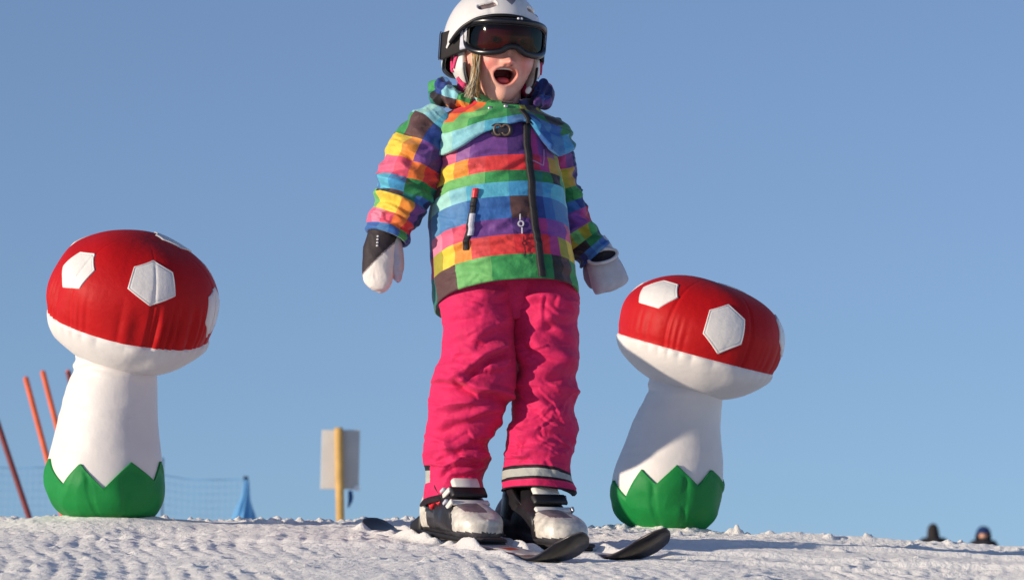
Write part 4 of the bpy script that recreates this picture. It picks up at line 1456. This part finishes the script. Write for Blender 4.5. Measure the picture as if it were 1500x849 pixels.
def strand(pts, r0, r1, colr):
    global off
    V_, _, _ = tube(pts, [(r0 + (r1 - r0) * t_, r0 + (r1 - r0) * t_) for t_ in np.linspace(0, 1, len(pts))], 5, 16, ref=(1, 0.2, 0.3))
    hv.append(V_.reshape(-1, 3))
    hf.extend(grid_faces(16, 5, True, off).tolist())
    hcv.append(np.repeat(colr[None], 80, 0))
    off += 80


for i in range(300):
    w1 = hr_.normal(0, 0.9)
    x0 = -43 + hr_.uniform(-4, 4)
    z0 = -38 + hr_.uniform(-8, 10)
    fan = hr_.uniform(0, 1)
    wisp = fan > 0.62
    ln = hr_.uniform(0.8, 1.08)
    colr = (lin((236, 222, 190)) if wisp else lin((186, 142, 82))) * hr_.uniform(0.35, 1.1)
    dx = 6 - 19 * fan
    wv, wp = hr_.uniform(0.6, 2.0), hr_.uniform(0, 6.28)
    key = [(0, 14), (w1 * 0.5, 30), (0.10 * dx + w1, 46), (0.40 * dx + w1 * 1.4, 60), (0.95 * dx + w1 * 2.2, 76 * ln)]
    pts = [(x0 + a_ + wv * math.sin(b_ * 0.16 + wp), b_, z0 - 11 * math.sin(min(1.0, b_ / 50) * 1.57) + wv * math.cos(b_ * 0.13 + wp)) for a_, b_ in key]
    strand(pts, 0.5, 0.2, colr)
HV = W(head_pose(np.concatenate(hv)))
mesh('hair', HV, hf, M_HAIR, ROOT, vcol=np.concatenate(hcv))


# ================================================================== BOOTS AND SKIS
def ski_frame(k):
    a, b = SKI[k]
    za, zb = float(ground_base(*a)) - 0.004, float(ground_base(*b)) - 0.004
    mx_, my_ = (a[0] + b[0]) / 2, (a[1] + b[1]) / 2
    zm = float(ground_base(mx_, my_)) - 0.004
    lift = max(0.0, zm - (za + zb) / 2)
    A = np.array([a[0], a[1], za + lift * 0.8])
    B = np.array([b[0], b[1], zb + lift * 0.8])
    A[2] -= (0.0, 0.026)[k]
    f = B - A
    L = np.linalg.norm(f)
    f /= L
    s = np.cross(f, [0, 0, 1.0])
    s /= np.linalg.norm(s)
    u = np.cross(s, f)
    return A, f, s, u, L


SKI_W, SKI_T = 0.036, 0.011


def make_ski(k, label):
    A, f, s, u, L = ski_frame(k)
    root = empty('ski', A, label, 'ski', 'skis under the child')
    ns = 120
    t = np.linspace(-0.015, L + 0.055, ns)
    hw = np.interp(t, [-0.015, -0.005, 0.03, 0.15, L * 0.5, L - 0.1, L - 0.02, L + 0.02, L + 0.045, L + 0.055], [0.012, 0.026, 0.033, 0.032, 0.029, 0.033, 0.036, 0.033, 0.020, 0.004])
    rise = 0.056 * np.clip((t - (L - 0.095)) / 0.15, 0, 1) ** 1.7 + 0.020 * np.clip((0.06 - t) / 0.075, 0, 1) ** 1.8
    th = np.interp(t, [-0.015, 0.05, L * 0.4, L * 0.6, L - 0.1, L + 0.055], [0.005, 0.008, 0.014, 0.014, 0.008, 0.005])
    xs = [(-1, 0), (-1, 0.6), (-0.92, 1.0), (-0.4, 1.05), (0, 1.06), (0.4, 1.05), (0.92, 1.0), (1, 0.6), (1, 0), (0, 0)]
    V = np.zeros((ns, len(xs), 3))
    for i in range(ns):
        for j, (a, b) in enumerate(xs):
            V[i, j] = A + f * t[i] + s * hw[i] * a + u * (rise[i] + th[i] * b)
    white, black, grey, org = lin((214, 210, 204)), lin((24, 22, 26)), lin((92, 86, 84)), lin((226, 92, 50))
    cols = np.zeros((ns - 1, len(xs), 3))
    for i in range(ns - 1):
        tm = (t[i] + t[i + 1]) / 2
        for j in range(len(xs)):
            if j in (8, 9):
                cc = black                                     # running base
            elif j in (0, 7):
                cc = black if (int(tm / 0.014) % 2 == 0 or tm > L * 0.72 or tm < L * 0.2 or k == 1) else white
            elif j in (1, 6):
                cc = grey
            else:
                cc = white if 0.2 * L < tm < L * 0.86 else (grey if k == 0 and tm > L * 0.86 else black)
                if k == 0 and L * 0.70 < tm < L * 0.76 and j in (3, 4):
                    cc = org
            cols[i, j] = cc
    grid('blade', V, M_SKITOP, root, colfun=cols, caps=(True, True), label='black based blade with upturned tip')
    return root, (A, f, s, u, L)


SK1, FR1 = make_ski(0, 'ski under the boot farther from the leaning mushroom, with pale edges')
SK2, FR2 = make_ski(1, "ski whose black tip reaches closest to the leaning mushroom's green base")


def make_boot(fr, px_center, seed, zig):
    A, f, s, u, L = fr
    tcen = px_center
    O = A + f * tcen + u * (SKI_T + 0.006)
    WHT, BLK, GRY, MID = lin((218, 212, 200)), lin((34, 32, 36)), lin((128, 118, 124)), lin((70, 68, 72))
    nz = Noise(40 + seed)
    # lower shell lofted from heel to toe
    tab = np.array([(-0.112, 0.018, 0.050), (-0.106, 0.030, 0.070), (-0.085, 0.037, 0.092), (-0.04, 0.040, 0.108), (-0.005, 0.043, 0.106), (0.025, 0.045, 0.086), (0.050, 0.045, 0.066),
                    (0.08, 0.044, 0.059), (0.104, 0.039, 0.051), (0.119, 0.029, 0.042), (0.127, 0.016, 0.036), (0.129, 0.004, 0.028)])
    nn = 110
    ft = np.interp(np.linspace(0, 1, nn), np.linspace(0, 1, len(tab)), tab[:, 0])
    hw = pchip(tab[:, 0], tab[:, 1], ft)
    hh = pchip(tab[:, 0], tab[:, 2], ft)
    nu = 72
    uu = np.arange(nu) / nu * 2 * np.pi
    V = np.zeros((nn, nu, 3))
    cu, su = np.cos(uu), np.sin(uu)
    e = 2 / 3.0
    X_ = np.sign(cu) * np.abs(cu) ** e
    Z_ = np.sign(su) * np.abs(su) ** e
    LOCF = np.zeros((nn, nu))
    LOCU = np.zeros((nn, nu))
    for i in range(nn):
        zz_ = hh[i] * (0.5 + 0.5 * Z_)
        taper = 1 - 0.32 * sstep(0.35, 1.0, zz_ / 0.115)
        V[i] = O + f * ft[i] + np.outer(X_ * hw[i] * taper, s) + np.outer(zz_, u)
        LOCF[i] = ft[i]
        LOCU[i] = zz_
    rad = V - (O + np.outer(ft, f)[:, None, :] + u * 0.04)
    rad /= np.linalg.norm(rad, axis=2)[..., None]
    groove = -0.0022 * np.exp(-((LOCF - 0.052 + 0.30 * (LOCU - 0.05)) / 0.003) ** 2)
    V = V + rad * (groove + 0.0008 * nz(V, 0.03))[..., None]
    fm_ = facemid(V)
    lf = (LOCF[:-1] + LOCF[1:]) / 2
    lu = (LOCU[:-1] + np.roll(LOCU, -1, 1)[:-1]) / 2
    ls = np.repeat((X_ + np.roll(X_, -1))[None] / 2, nn - 1, 0)
    col = const_cols(V, BLK)
    toe = lf > 0.052 - 0.30 * (lu - 0.05)
    col[toe] = WHT
    col[toe & (lu > 0.052) & (ls > -0.25) & (ls < 0.75) & (lf < 0.112)] = GRY
    col[(lf < -0.02) & (lu > 0.03) & (lu < 0.045) & (lf > -0.06)] = MID
    col[toe & (lu < 0.016)] = MID
    col[lf < -0.066 - 0.2 * (lu - 0.05)] = WHT
    col[lu < 0.012] = MID
    B = grid('ski_boot', V, M_BOOT, ROOT, colfun=col, caps=(True, True))
    # cuff
    c0, c1, c2 = O + f * (-0.042) + u * 0.045, O + f * (-0.030) + u * 0.095, O + f * (-0.018) + u * 0.122
    Vc, nc, uc = tube([c0, c1, c2], [(0.043, 0.064), (0.044, 0.062), (0.044, 0.060)], 80, 70, ref=f)
    sgn = np.sign(np.dot(np.cross(f, u), s)) or 1
    slant = (Vc - O) @ f
    Vc = Vc + u[None, None] * ((0.030 * np.clip(-(slant + 0.02) / 0.07, -1, 1) - 0.030) * np.linspace(0, 1, 70)[:, None])[..., None]
    inn = Vc[::-3] - nc[::-3] * 0.010
    Va = np.concatenate([Vc, inn])
    hf_ = facemid(Va)
    rf = (hf_ - O) @ f
    ru = (hf_ - O) @ u
    rs = (hf_ - O) @ s
    cc = const_cols(Va, BLK)
    cc[(rf < -0.062 + 0.14 * (ru - 0.06))] = WHT
    cc[70:] = BLK
    grid('cuff', Va, M_BOOT, B, colfun=cc)
    # buckle plates over the instep and shin
    def plate(fc, uc_, hw_, hf2, nrm_tilt, material, thick=0.006):
        Vp, Fp = rounded_box(hw_ * 2, hf2 * 2, thick, thick * 0.46, 4)
        fz = u * math.cos(nrm_tilt) + f * math.sin(nrm_tilt)
        fy = f * math.cos(nrm_tilt) - u * math.sin(nrm_tilt)
        Vp[:, 2] -= (Vp[:, 0] / hw_) ** 2 * hw_ * 0.35
        return mesh('buckle_plate', frame_apply(Vp, O + f * fc + u * uc_, s, fy, fz), Fp, material, B)
    plate(0.028, 0.101, 0.027, 0.012, 0.85, M_WHITE, 0.010)
    plate(0.043, 0.090, 0.036, 0.011, 0.75, M_BLACK, 0.010)
    plate(0.054, 0.074, 0.037, 0.006, 0.60, M_WHITE, 0.006)
    # buckles along the outer side
    for (fc, uc_, rot, ln) in ((0.020, 0.080, 0.5, 0.030), (0.042, 0.060, 0.6, 0.028)):
        for sd in ((1,) if zig else (-1,)):
            Vp, Fp = rounded_box(ln, 0.006, 0.010, 0.0022)
            ax = f * math.cos(rot) + u * math.sin(rot)
            up = u * math.cos(rot) - f * math.sin(rot)
            mesh('buckle', frame_apply(Vp, O + f * fc + u * uc_ + s * sd * (0.036 if fc < 0.03 else 0.040), ax, s, up), Fp, M_METAL if seed else M_WHITE, B)
            Vp, Fp = rounded_box(ln * 0.5, 0.008, 0.006, 0.002)
            mesh('buckle_lever', frame_apply(Vp, O + f * (fc - 0.012) + u * (uc_ + 0.004) + s * sd * (0.038 if fc < 0.03 else 0.042), ax, s, up), Fp, M_GREY, B)
    if zig:
        pts = [(-0.050, 0.074), (-0.038, 0.064), (-0.026, 0.052), (-0.014, 0.064), (-0.004, 0.060), (0.010, 0.070)]
        pth = np.array([O + f * a + u * b + s * (0.0005 + 0.0435 * math.sqrt(max(0.15, 1 - ((a + 0.035) / 0.064) ** 2))) for a, b in pts])
        Vz, _, _ = tube(np.repeat(pth, 2, 0) + np.tile([[0, 0, 0], [0, 0, 1e-5]], (6, 1)), [(0.0034, 0.005)] * 12, 8, 70, ref=s)
        grid('red_zigzag', Vz, M_RED, B, caps=(True, True))
    # sole
    Vp, Fp = rounded_box(0.066, 0.238, 0.010, 0.003)
    mesh('sole', frame_apply(Vp, O + f * 0.008 + u * 0.001, s, f, u), Fp, M_BLACK, B)
    return O


def make_binding(root, fr, tcen):
    A, f, s, u, L = fr
    O = A + f * tcen + u * (SKI_T + 0.003)
    Vp, Fp = rounded_box(0.054, 0.290, 0.006, 0.002)
    mesh('binding_plate', frame_apply(Vp, O + u * 0.0005, s, f, u), Fp, M_BLACK, root)
    Vp, Fp = rounded_box(0.050, 0.034, 0.010, 0.004)
    k = Vp[:, 1] > 0
    Vp[k, 2] *= 0.7
    mesh('toe_binding', frame_apply(Vp, O + f * 0.140 + u * 0.007, s, f, u), Fp, M_BLACK, root)
    Vp, Fp = rounded_box(0.052, 0.050, 0.036, 0.009)
    k = Vp[:, 1] < 0
    Vp[k, 2] = Vp[k, 2] * 0.6 - 0.008
    mesh('heel_binding', frame_apply(Vp, O - f * 0.140 + u * 0.018, s, f, u), Fp, M_BLACK, root)
    Vp, Fp = rounded_box(0.050, 0.016, 0.03, 0.005)
    mesh('brake_pad', frame_apply(Vp, O - f * 0.02 + u * 0.006, s, f, u), Fp, M_WHITE, root)


T1, T2 = 0.382, 0.49
make_boot(FR1, T1, 0, True)
make_boot(FR2, T2, 1, False)
make_binding(SK1, FR1, T1)
make_binding(SK2, FR2, T2)


# ================================================================== BACKGROUND
def at_ground(px, py, d):
    p = at(px, py, d)
    return np.array(p)


def pole(label, top, low_px, d, bands, r=0.0145):
    """leaning marker pole: top pixel, a lower pixel on it, continued down into the snow"""
    T = np.array(at(top[0], top[1], d))
    Bp = np.array(at(low_px[0], low_px[1], d))
    dirv = (Bp - T) / np.linalg.norm(Bp - T)
    gzv = ground_z(Bp[0] + dirv[0] * 0.5, d)
    n = (gzv - 0.12 - T[2]) / dirv[2]
    E = T + dirv * n
    root = empty('marker_pole', E, label, 'pole', 'orange marker poles')
    fr_ = np.concatenate([[0.0, 0.004, 0.008], np.linspace(0.012, 1, 80)])
    rr = np.concatenate([[r * 0.3, r * 0.8, r], np.full(80, r)])
    P_ = T[None] + (E - T)[None] * fr_[:, None]
    V_, _, _ = tube(P_, np.stack([rr, rr], 1), 14, 83 * 2, ref=(0, 1, 0))
    fl = np.linspace(0, 1, 83 * 2)
    cols = const_cols(V_, lin((236, 104, 58)))
    for (a, b, c_) in bands:
        kk = ((fl[:-1] + fl[1:]) / 2 >= a) & ((fl[:-1] + fl[1:]) / 2 < b)
        cols[kk] = lin(c_)
    grid('shaft', V_, M_ORANGE, root, colfun=cols, caps=(True, True))


pole('orange pole with dark upper half, set apart at the frame edge', (-34, 528), (42, 755), 19.0, [(0.0, 0.55, (128, 50, 48))])
pole('orange pole with a pale ring, next to the dark topped pole', (37, 551), (92, 757), 19.5, [(0.36, 0.40, (232, 200, 180))])
pole('orange pole with bare tip, half hidden between the ringed pole and mushroom stem', (62, 542), (118, 757), 20.2, [])
pole('orange pole with only its capped tip showing above the mushroom stem side', (99, 541), (150, 757), 20.6, [(0.02, 0.30, (120, 46, 50))])

# ---- blue safety net with its gathered end
ND = 25.0
NET = empty('safety_net', at(300, 790, ND), 'blue mesh safety fence net gathered into a bunch at its end post', 'net')
xa, xb = at(-60, 700, ND).x, at(357, 700, ND).x
z_top_a, z_top_b = at(-60, 676, ND).z, at(357, 702, ND).z
z_bot = -0.15
ncol, nrow = 46, 26
nvv, nff = [], []
off = 0


def cord(p, q, r):
    global off
    p, q = np.asarray(p, float), np.asarray(q, float)
    dv_ = (q - p) / np.linalg.norm(q - p)
    s_ = np.cross(dv_, [0, 1, 0])
    s_ /= np.linalg.norm(s_)
    e_ = np.array([0, 1.0, 0])
    for c in (p, q):
        for a in range(4):
            nvv.append(c + s_ * r * math.cos(a * math.pi / 2) + e_ * r * math.sin(a * math.pi / 2))
    for a in range(4):
        nff.append([off + a, off + (a + 1) % 4, off + 4 + (a + 1) % 4, off + 4 + a])
    off += 8


def net_pt(i, j):
    fx_, fz_ = i / ncol, j / nrow
    x = xa + (xb - xa) * fx_
    zt_ = z_top_a + (z_top_b - z_top_a) * fx_ - 0.02 * math.sin(fx_ * math.pi * 3) ** 2
    return np.array([x, ND + 0.02 * math.sin(i * 0.9 + j * 0.3), z_bot + (zt_ - z_bot) * (1 - fz_)])


for j in range(nrow + 1):
    for i in range(ncol):
        cord(net_pt(i, j), net_pt(i + 1, j), 0.0010 if j else 0.0024)
for i in range(ncol + 1):
    for j in range(nrow):
        cord(net_pt(i, j), net_pt(i, j + 1), 0.0009)
mesh('netting', np.array(nvv), nff, M_NET, NET, smooth=False)
tp, bt = np.array(at(360, 697, ND)), np.array(at(357, 800, ND))
bt[2] = ground_z(bt[0], ND) - 0.1
V_, _, _ = tube([tp, (tp + bt) / 2, bt], [(0.016, 0.016)] * 3, 12, 20, ref=(0, 1, 0))
grid('end_post', V_, M_NETPOST, NET, caps=(True, True))
k_ = ND / FPX
ring = []
aa = np.arange(60) / 60 * 2 * np.pi
for (px, py, w_) in ((361, 702, 3), (360.5, 714, 4), (360, 728, 5.5), (358, 742, 9), (357, 756, 13), (355, 775, 17), (352, 800, 20)):
    c_ = np.array(at(px, py, ND - 0.03))
    rr = w_ * k_ * (1 + 0.28 * np.sin(aa * 7 + py * 0.05) + 0.14 * np.sin(aa * 11))
    ring.append(np.stack([c_[0] + rr * np.cos(aa), c_[1] + rr * 0.7 * np.sin(aa), np.full(60, c_[2])], -1))
ring = np.array(ring)
ring = crom(ring.reshape(7, -1), 50).reshape(50, 60, 3)
grid('gathered_netting', ring, M_NET, NET, caps=(True, True))
p0, p1 = np.array(at(238.5, 670, ND)), np.array(at(237, 790, ND))
p1[2] = ground_z(p1[0], ND) - 0.1
V_, _, _ = tube([p0, (p0 + p1) / 2, p1], [(0.006, 0.006)] * 3, 10, 20, ref=(0, 1, 0))
grid('middle_post', V_, M_NETPOST, NET, caps=(True, True))

# ---- back of a sign board on a wooden post
SD = 22.0
k_ = SD / FPX
pb = np.array(at(503, 800, SD))
gzs = ground_z(pb[0], SD)
SIGN = empty('sign_board', (pb[0], SD, gzs), 'sign board seen from behind on a raw wooden post', 'sign')
pt_ = np.array(at(496, 626, SD))
pe = np.array([pb[0], SD, gzs - 0.15])
V_, _, _ = tube([pt_ - [0, 0, 0.0], pt_ + (pe - pt_) * 0.5, pe], [(6.2 * k_, 6.2 * k_)] * 3, 8, 40, ref=(0, 1, 0), power=5)
grid('post', V_, M_WOOD, SIGN, caps=(True, True))
c_ = np.array(at(498.5, 672.5, SD + 0.04))
Vp, Fp = rounded_box(56 * k_, 0.012, 87 * k_, 0.004)
BRD = mesh('board', frame_apply(Vp, c_, (1, 0, 0), (0, 1, 0), (0.02, 0, 1)), Fp, M_BOARD, SIGN)
c_ = np.array(at(522.5, 714, SD + 0.03))
Vp, Fp = rounded_box(9 * k_, 0.006, 8 * k_, 0.002)
mesh('white_corner', frame_apply(Vp, c_, (1, 0, 0), (0, 1, 0), (0, 0, 1)), Fp, M_BOARDW, BRD)  # small white piece at the board's lower corner
a_, b_ = np.array(at(513, 718, SD + 0.02)), np.array(at(510, 743, SD + 0.02))
V_, _, _ = tube([a_, (a_ * 0.5 + b_ * 0.5) + [0.008, 0, 0], b_], [(0.012, 0.004), (0.014, 0.006), (0.004, 0.003)], 12, 30, ref=(0, 1, 0))
grid('blue_ribbon', V_, M_BLUE, SIGN, caps=(True, True))


# ---- two people standing beyond the crest
def far_person(label, px, py_top, d, hat_mat, hat_r, h, face_to_us):
    g0 = ground_z(at(px, 800, d).x, d)
    top = np.array(at(px, py_top, d))
    sc = (top[2] - g0) / h
    root = empty('person', (top[0], d, g0), label, 'person')
    o = np.array([top[0], d, g0])

    def T(V):
        return V * np.array([sc, sc, sc]) + o
    fy = -1 if face_to_us else 1
    parts = []
    ue = np.arange(40) / 40 * 2 * np.pi
    es = np.linspace(0.03, math.pi - 0.03, 30)
    E2, U2 = np.meshgrid(es, ue, indexing='ij')
    hx, hy, hz = 0.075 * np.sin(E2) * np.cos(U2), 0.095 * np.sin(E2) * np.sin(U2), h - 0.135 + 0.115 * np.cos(E2)
    nose = np.exp(-((hz - (h - 0.15)) / 0.02) ** 2 - (hx / 0.015) ** 2) * ((hy * fy) > 0)
    eyes = np.exp(-((hz - (h - 0.125)) / 0.012) ** 2 - ((np.abs(hx) - 0.03) / 0.014) ** 2) * ((hy * fy) > 0)
    hy = hy + fy * (0.02 * nose - 0.008 * eyes)
    parts.append(np.stack([hx, hy, hz], -1))
    parts.append(tube([(0, 0, h - 0.24), (0, 0, h - 0.34)], [(0.05, 0.055)] * 2, 24, 10, ref=(0, 1, 0))[0])
    parts.append(tube([(0, 0, h - 0.27), (0, 0, h - 0.34), (0, 0, h - 0.5), (0, 0, h - 0.75), (0, 0, h * 0.5 - 0.05)], [(0.06, 0.06), (0.16, 0.09), (0.17, 0.11), (0.14, 0.1), (0.15, 0.1)], 40, 40, ref=(0, 1, 0))[0])
    for s_ in (-1, 1):
        parts.append(tube([(s_ * 0.16, 0, h - 0.36), (s_ * 0.23, 0, h - 0.62), (s_ * 0.22, fy * 0.06, h - 0.86), (s_ * 0.21, fy * 0.1, h - 0.96)], [(0.055, 0.055), (0.045, 0.045), (0.035, 0.035), (0.03, 0.04)], 20, 40, ref=(0, 1, 0))[0])
        parts.append(tube([(s_ * 0.08, 0, h * 0.5), (s_ * 0.1, 0, 0.46), (s_ * 0.11, 0, 0.06), (s_ * 0.11, fy * 0.06, 0.0)], [(0.085, 0.09), (0.06, 0.065), (0.045, 0.05), (0.045, 0.06)], 24, 60, ref=(0, 1, 0))[0])
    v_, f_, of_ = [], [], 0
    for P_ in parts:
        nv, nu = P_.shape[:2]
        vv_ = np.concatenate([P_.reshape(-1, 3), P_[0].mean(0)[None], P_[-1].mean(0)[None]])
        f_ += grid_faces(nv, nu, True, of_).tolist()
        f_ += [[of_ + (j + 1) % nu, of_ + j, of_ + nv * nu] for j in range(nu)] + [[of_ + (nv - 1) * nu + j, of_ + (nv - 1) * nu + (j + 1) % nu, of_ + nv * nu + 1] for j in range(nu)]
        v_.append(vv_)
        of_ += len(vv_)
    m_ = bpy.data.meshes.new('raw')
    m_.from_pydata(T(np.concatenate(v_)).tolist(), [], f_)
    t_o = bpy.data.objects.new('raw', m_)
    COL.objects.link(t_o)
    r_ = t_o.modifiers.new('r', 'REMESH')
    r_.mode = 'VOXEL'
    r_.voxel_size = 0.009
    s2 = t_o.modifiers.new('s', 'SMOOTH')
    s2.iterations = 2
    bm_ = bpy.data.meshes.new_from_object(t_o.evaluated_get(bpy.context.evaluated_depsgraph_get()))
    bpy.data.objects.remove(t_o)
    bm_.polygons.foreach_set('use_smooth', np.ones(len(bm_.polygons), bool))
    bm_.materials.clear()
    bm_.materials.append(M_SKIN2)
    bm_.name = 'body'
    link('body', bm_, root)
    # clothing
    V_, n2, _ = tube([(0, 0, h - 0.165), (0, 0, h - 0.195), (0, 0, h - 0.25), (0, 0, h - 0.5), (0, 0, h - 0.75), (0, 0, h * 0.5 - 0.1)], [(0.08, 0.085), (0.11, 0.095), (0.21, 0.13), (0.21, 0.15), (0.19, 0.14), (0.2, 0.15)], 60, 80, ref=(0, 1, 0))
    V_ = V_ + n2 * (cloth(V_, 0.2) * 0.01)[..., None]
    J = grid('jacket', T(V_), M_DARKCLOTH, root, caps=(True, True))
    for s_ in (-1, 1):
        V_, n2, _ = tube([(s_ * 0.165, 0, h - 0.285), (s_ * 0.235, 0, h - 0.6), (s_ * 0.225, fy * 0.06, h - 0.86), (s_ * 0.215, fy * 0.09, h - 0.93)], [(0.075, 0.08), (0.068, 0.07), (0.055, 0.055), (0.05, 0.05)], 28, 50, ref=(0, 1, 0))
        grid('sleeve', T(V_ + n2 * (cloth(V_, 0.1) * 0.006)[..., None]), M_DARKCLOTH, J, caps=(True, True))
    V_, n2, _ = tube([(0, 0, h * 0.5 + 0.05), (0, 0, h * 0.5 - 0.12)], [(0.16, 0.12), (0.14, 0.11)], 40, 20, ref=(0, 1, 0))
    TR_ = grid('trousers', T(V_), M_DARKCLOTH, root, caps=(True, True))
    for s_ in (-1, 1):
        V_, n2, _ = tube([(s_ * 0.08, 0, h * 0.5), (s_ * 0.1, 0, 0.46), (s_ * 0.11, 0, 0.04)], [(0.1, 0.11), (0.085, 0.09), (0.075, 0.085)], 28, 50, ref=(0, 1, 0))
        grid('trouser_leg', T(V_ + n2 * (cloth(V_, 0.12) * 0.006)[..., None]), M_DARKCLOTH, TR_, caps=(True, True))
    # knitted hat, ear flaps lower at sides and back
    rows = []
    for t_ in np.linspace(0.02, 1, 26):
        lowz = np.where(np.sin(ue) * fy > 0.25, h - 0.105, h - 0.20)
        lowz = h - 0.105 - 0.11 * sstep(0.55, 0.0, np.sin(ue) * fy)
        topz = h + 0.012
        ang_ = t_ * (math.pi / 2)
        z_ = topz - (topz - lowz) * (1 - np.cos(ang_)) ** 0.9
        r_ = np.sin(ang_) ** 0.75
        rows.append(np.stack([hat_r * r_ * np.cos(ue), (hat_r + 0.02) * r_ * np.sin(ue), z_ + 0 * ue], -1))
    grid('hat', T(np.array(rows)), hat_mat, root, caps=(True, False))
    return root


far_person('person in dark clothes and dark cap, head and shoulders showing over the crest', 1367, 767, 62.0, M_HATDARK, 0.098, 1.72, False)
far_person('person in a blue knit hat with face just above the snow crest', 1440, 771, 61.0, M_HATBLUE, 0.132, 1.70, True)

# ================================================================== LIGHT, SKY, CAMERA
SUN_EL = 9.0 * DEG
SUN_AZ = 62.0 * DEG                    # angle from straight behind the camera towards the left
to_sun = Vector((-math.sin(SUN_AZ) * math.cos(SUN_EL), -math.cos(SUN_AZ) * math.cos(SUN_EL), math.sin(SUN_EL)))
sl = bpy.data.lights.new('sun', 'SUN')
sl.energy = 4.55
sl.angle = 0.5 * DEG
sl.color = (1.0, 0.855, 0.68)
so = bpy.data.objects.new('sun', sl)
COL.objects.link(so)
so.rotation_euler = to_sun.to_track_quat('Z', 'Y').to_euler()
so.location = (0, 0, 30)

wd = bpy.data.worlds.new('World')
SC.world = wd
wd.use_nodes = True
nt = wd.node_tree
bg = nt.nodes['Background']
sky = nt.nodes.new('ShaderNodeTexSky')
sky.sky_type = 'NISHITA'
sky.sun_disc = False
sky.sun_elevation = SUN_EL
# Nishita sun_rotation: 0 = +Y, clockwise seen from above
sky.sun_rotation = math.atan2(to_sun.x, to_sun.y)
sky.altitude = 800
sky.air_density = 1.0
sky.dust_density = 0.0
sky.ozone_density = 4.5
tcw = nt.nodes.new('ShaderNodeTexCoord')
mpw = nt.nodes.new('ShaderNodeVectorMath')
mpw.operation = 'ADD'
mpw.inputs[1].default_value = (0, 0, 0.07)          # clear mountain air: no yellow haze band at the horizon
nrm_w = nt.nodes.new('ShaderNodeVectorMath')
nrm_w.operation = 'NORMALIZE'
nt.links.new(tcw.outputs['Generated'], mpw.inputs[0])
nt.links.new(mpw.outputs[0], nrm_w.inputs[0])
nt.links.new(nrm_w.outputs[0], sky.inputs['Vector'])
hs = nt.nodes.new('ShaderNodeHueSaturation')
hs.inputs['Saturation'].default_value = 0.82
hs.inputs['Value'].default_value = 1.06
hs.inputs['Hue'].default_value = 0.506
nt.links.new(sky.outputs['Color'], hs.inputs['Color'])
nt.links.new(hs.outputs['Color'], bg.inputs['Color'])
bg.inputs['Strength'].default_value = 0.15

cam = bpy.data.cameras.new('camera')
cam.lens = 135
cam.sensor_width = 36
cam.clip_start = 0.05
cam.clip_end = 12000
cam.dof.use_dof = True
cam.dof.focus_distance = 7.0
cam.dof.aperture_fstop = 13
co_ = bpy.data.objects.new('camera', cam)
COL.objects.link(co_)
co_.location = (0, 0, 0)
co_.rotation_euler = (math.pi / 2 + PITCH, 0, 0)
SC.camera = co_

SC.view_settings.view_transform = 'Standard'
SC.view_settings.look = 'None'
SC.view_settings.exposure = 0.0
SC.view_settings.gamma = 1.0
SC.view_settings.use_curve_mapping = False
SC.cycles.use_denoising = True
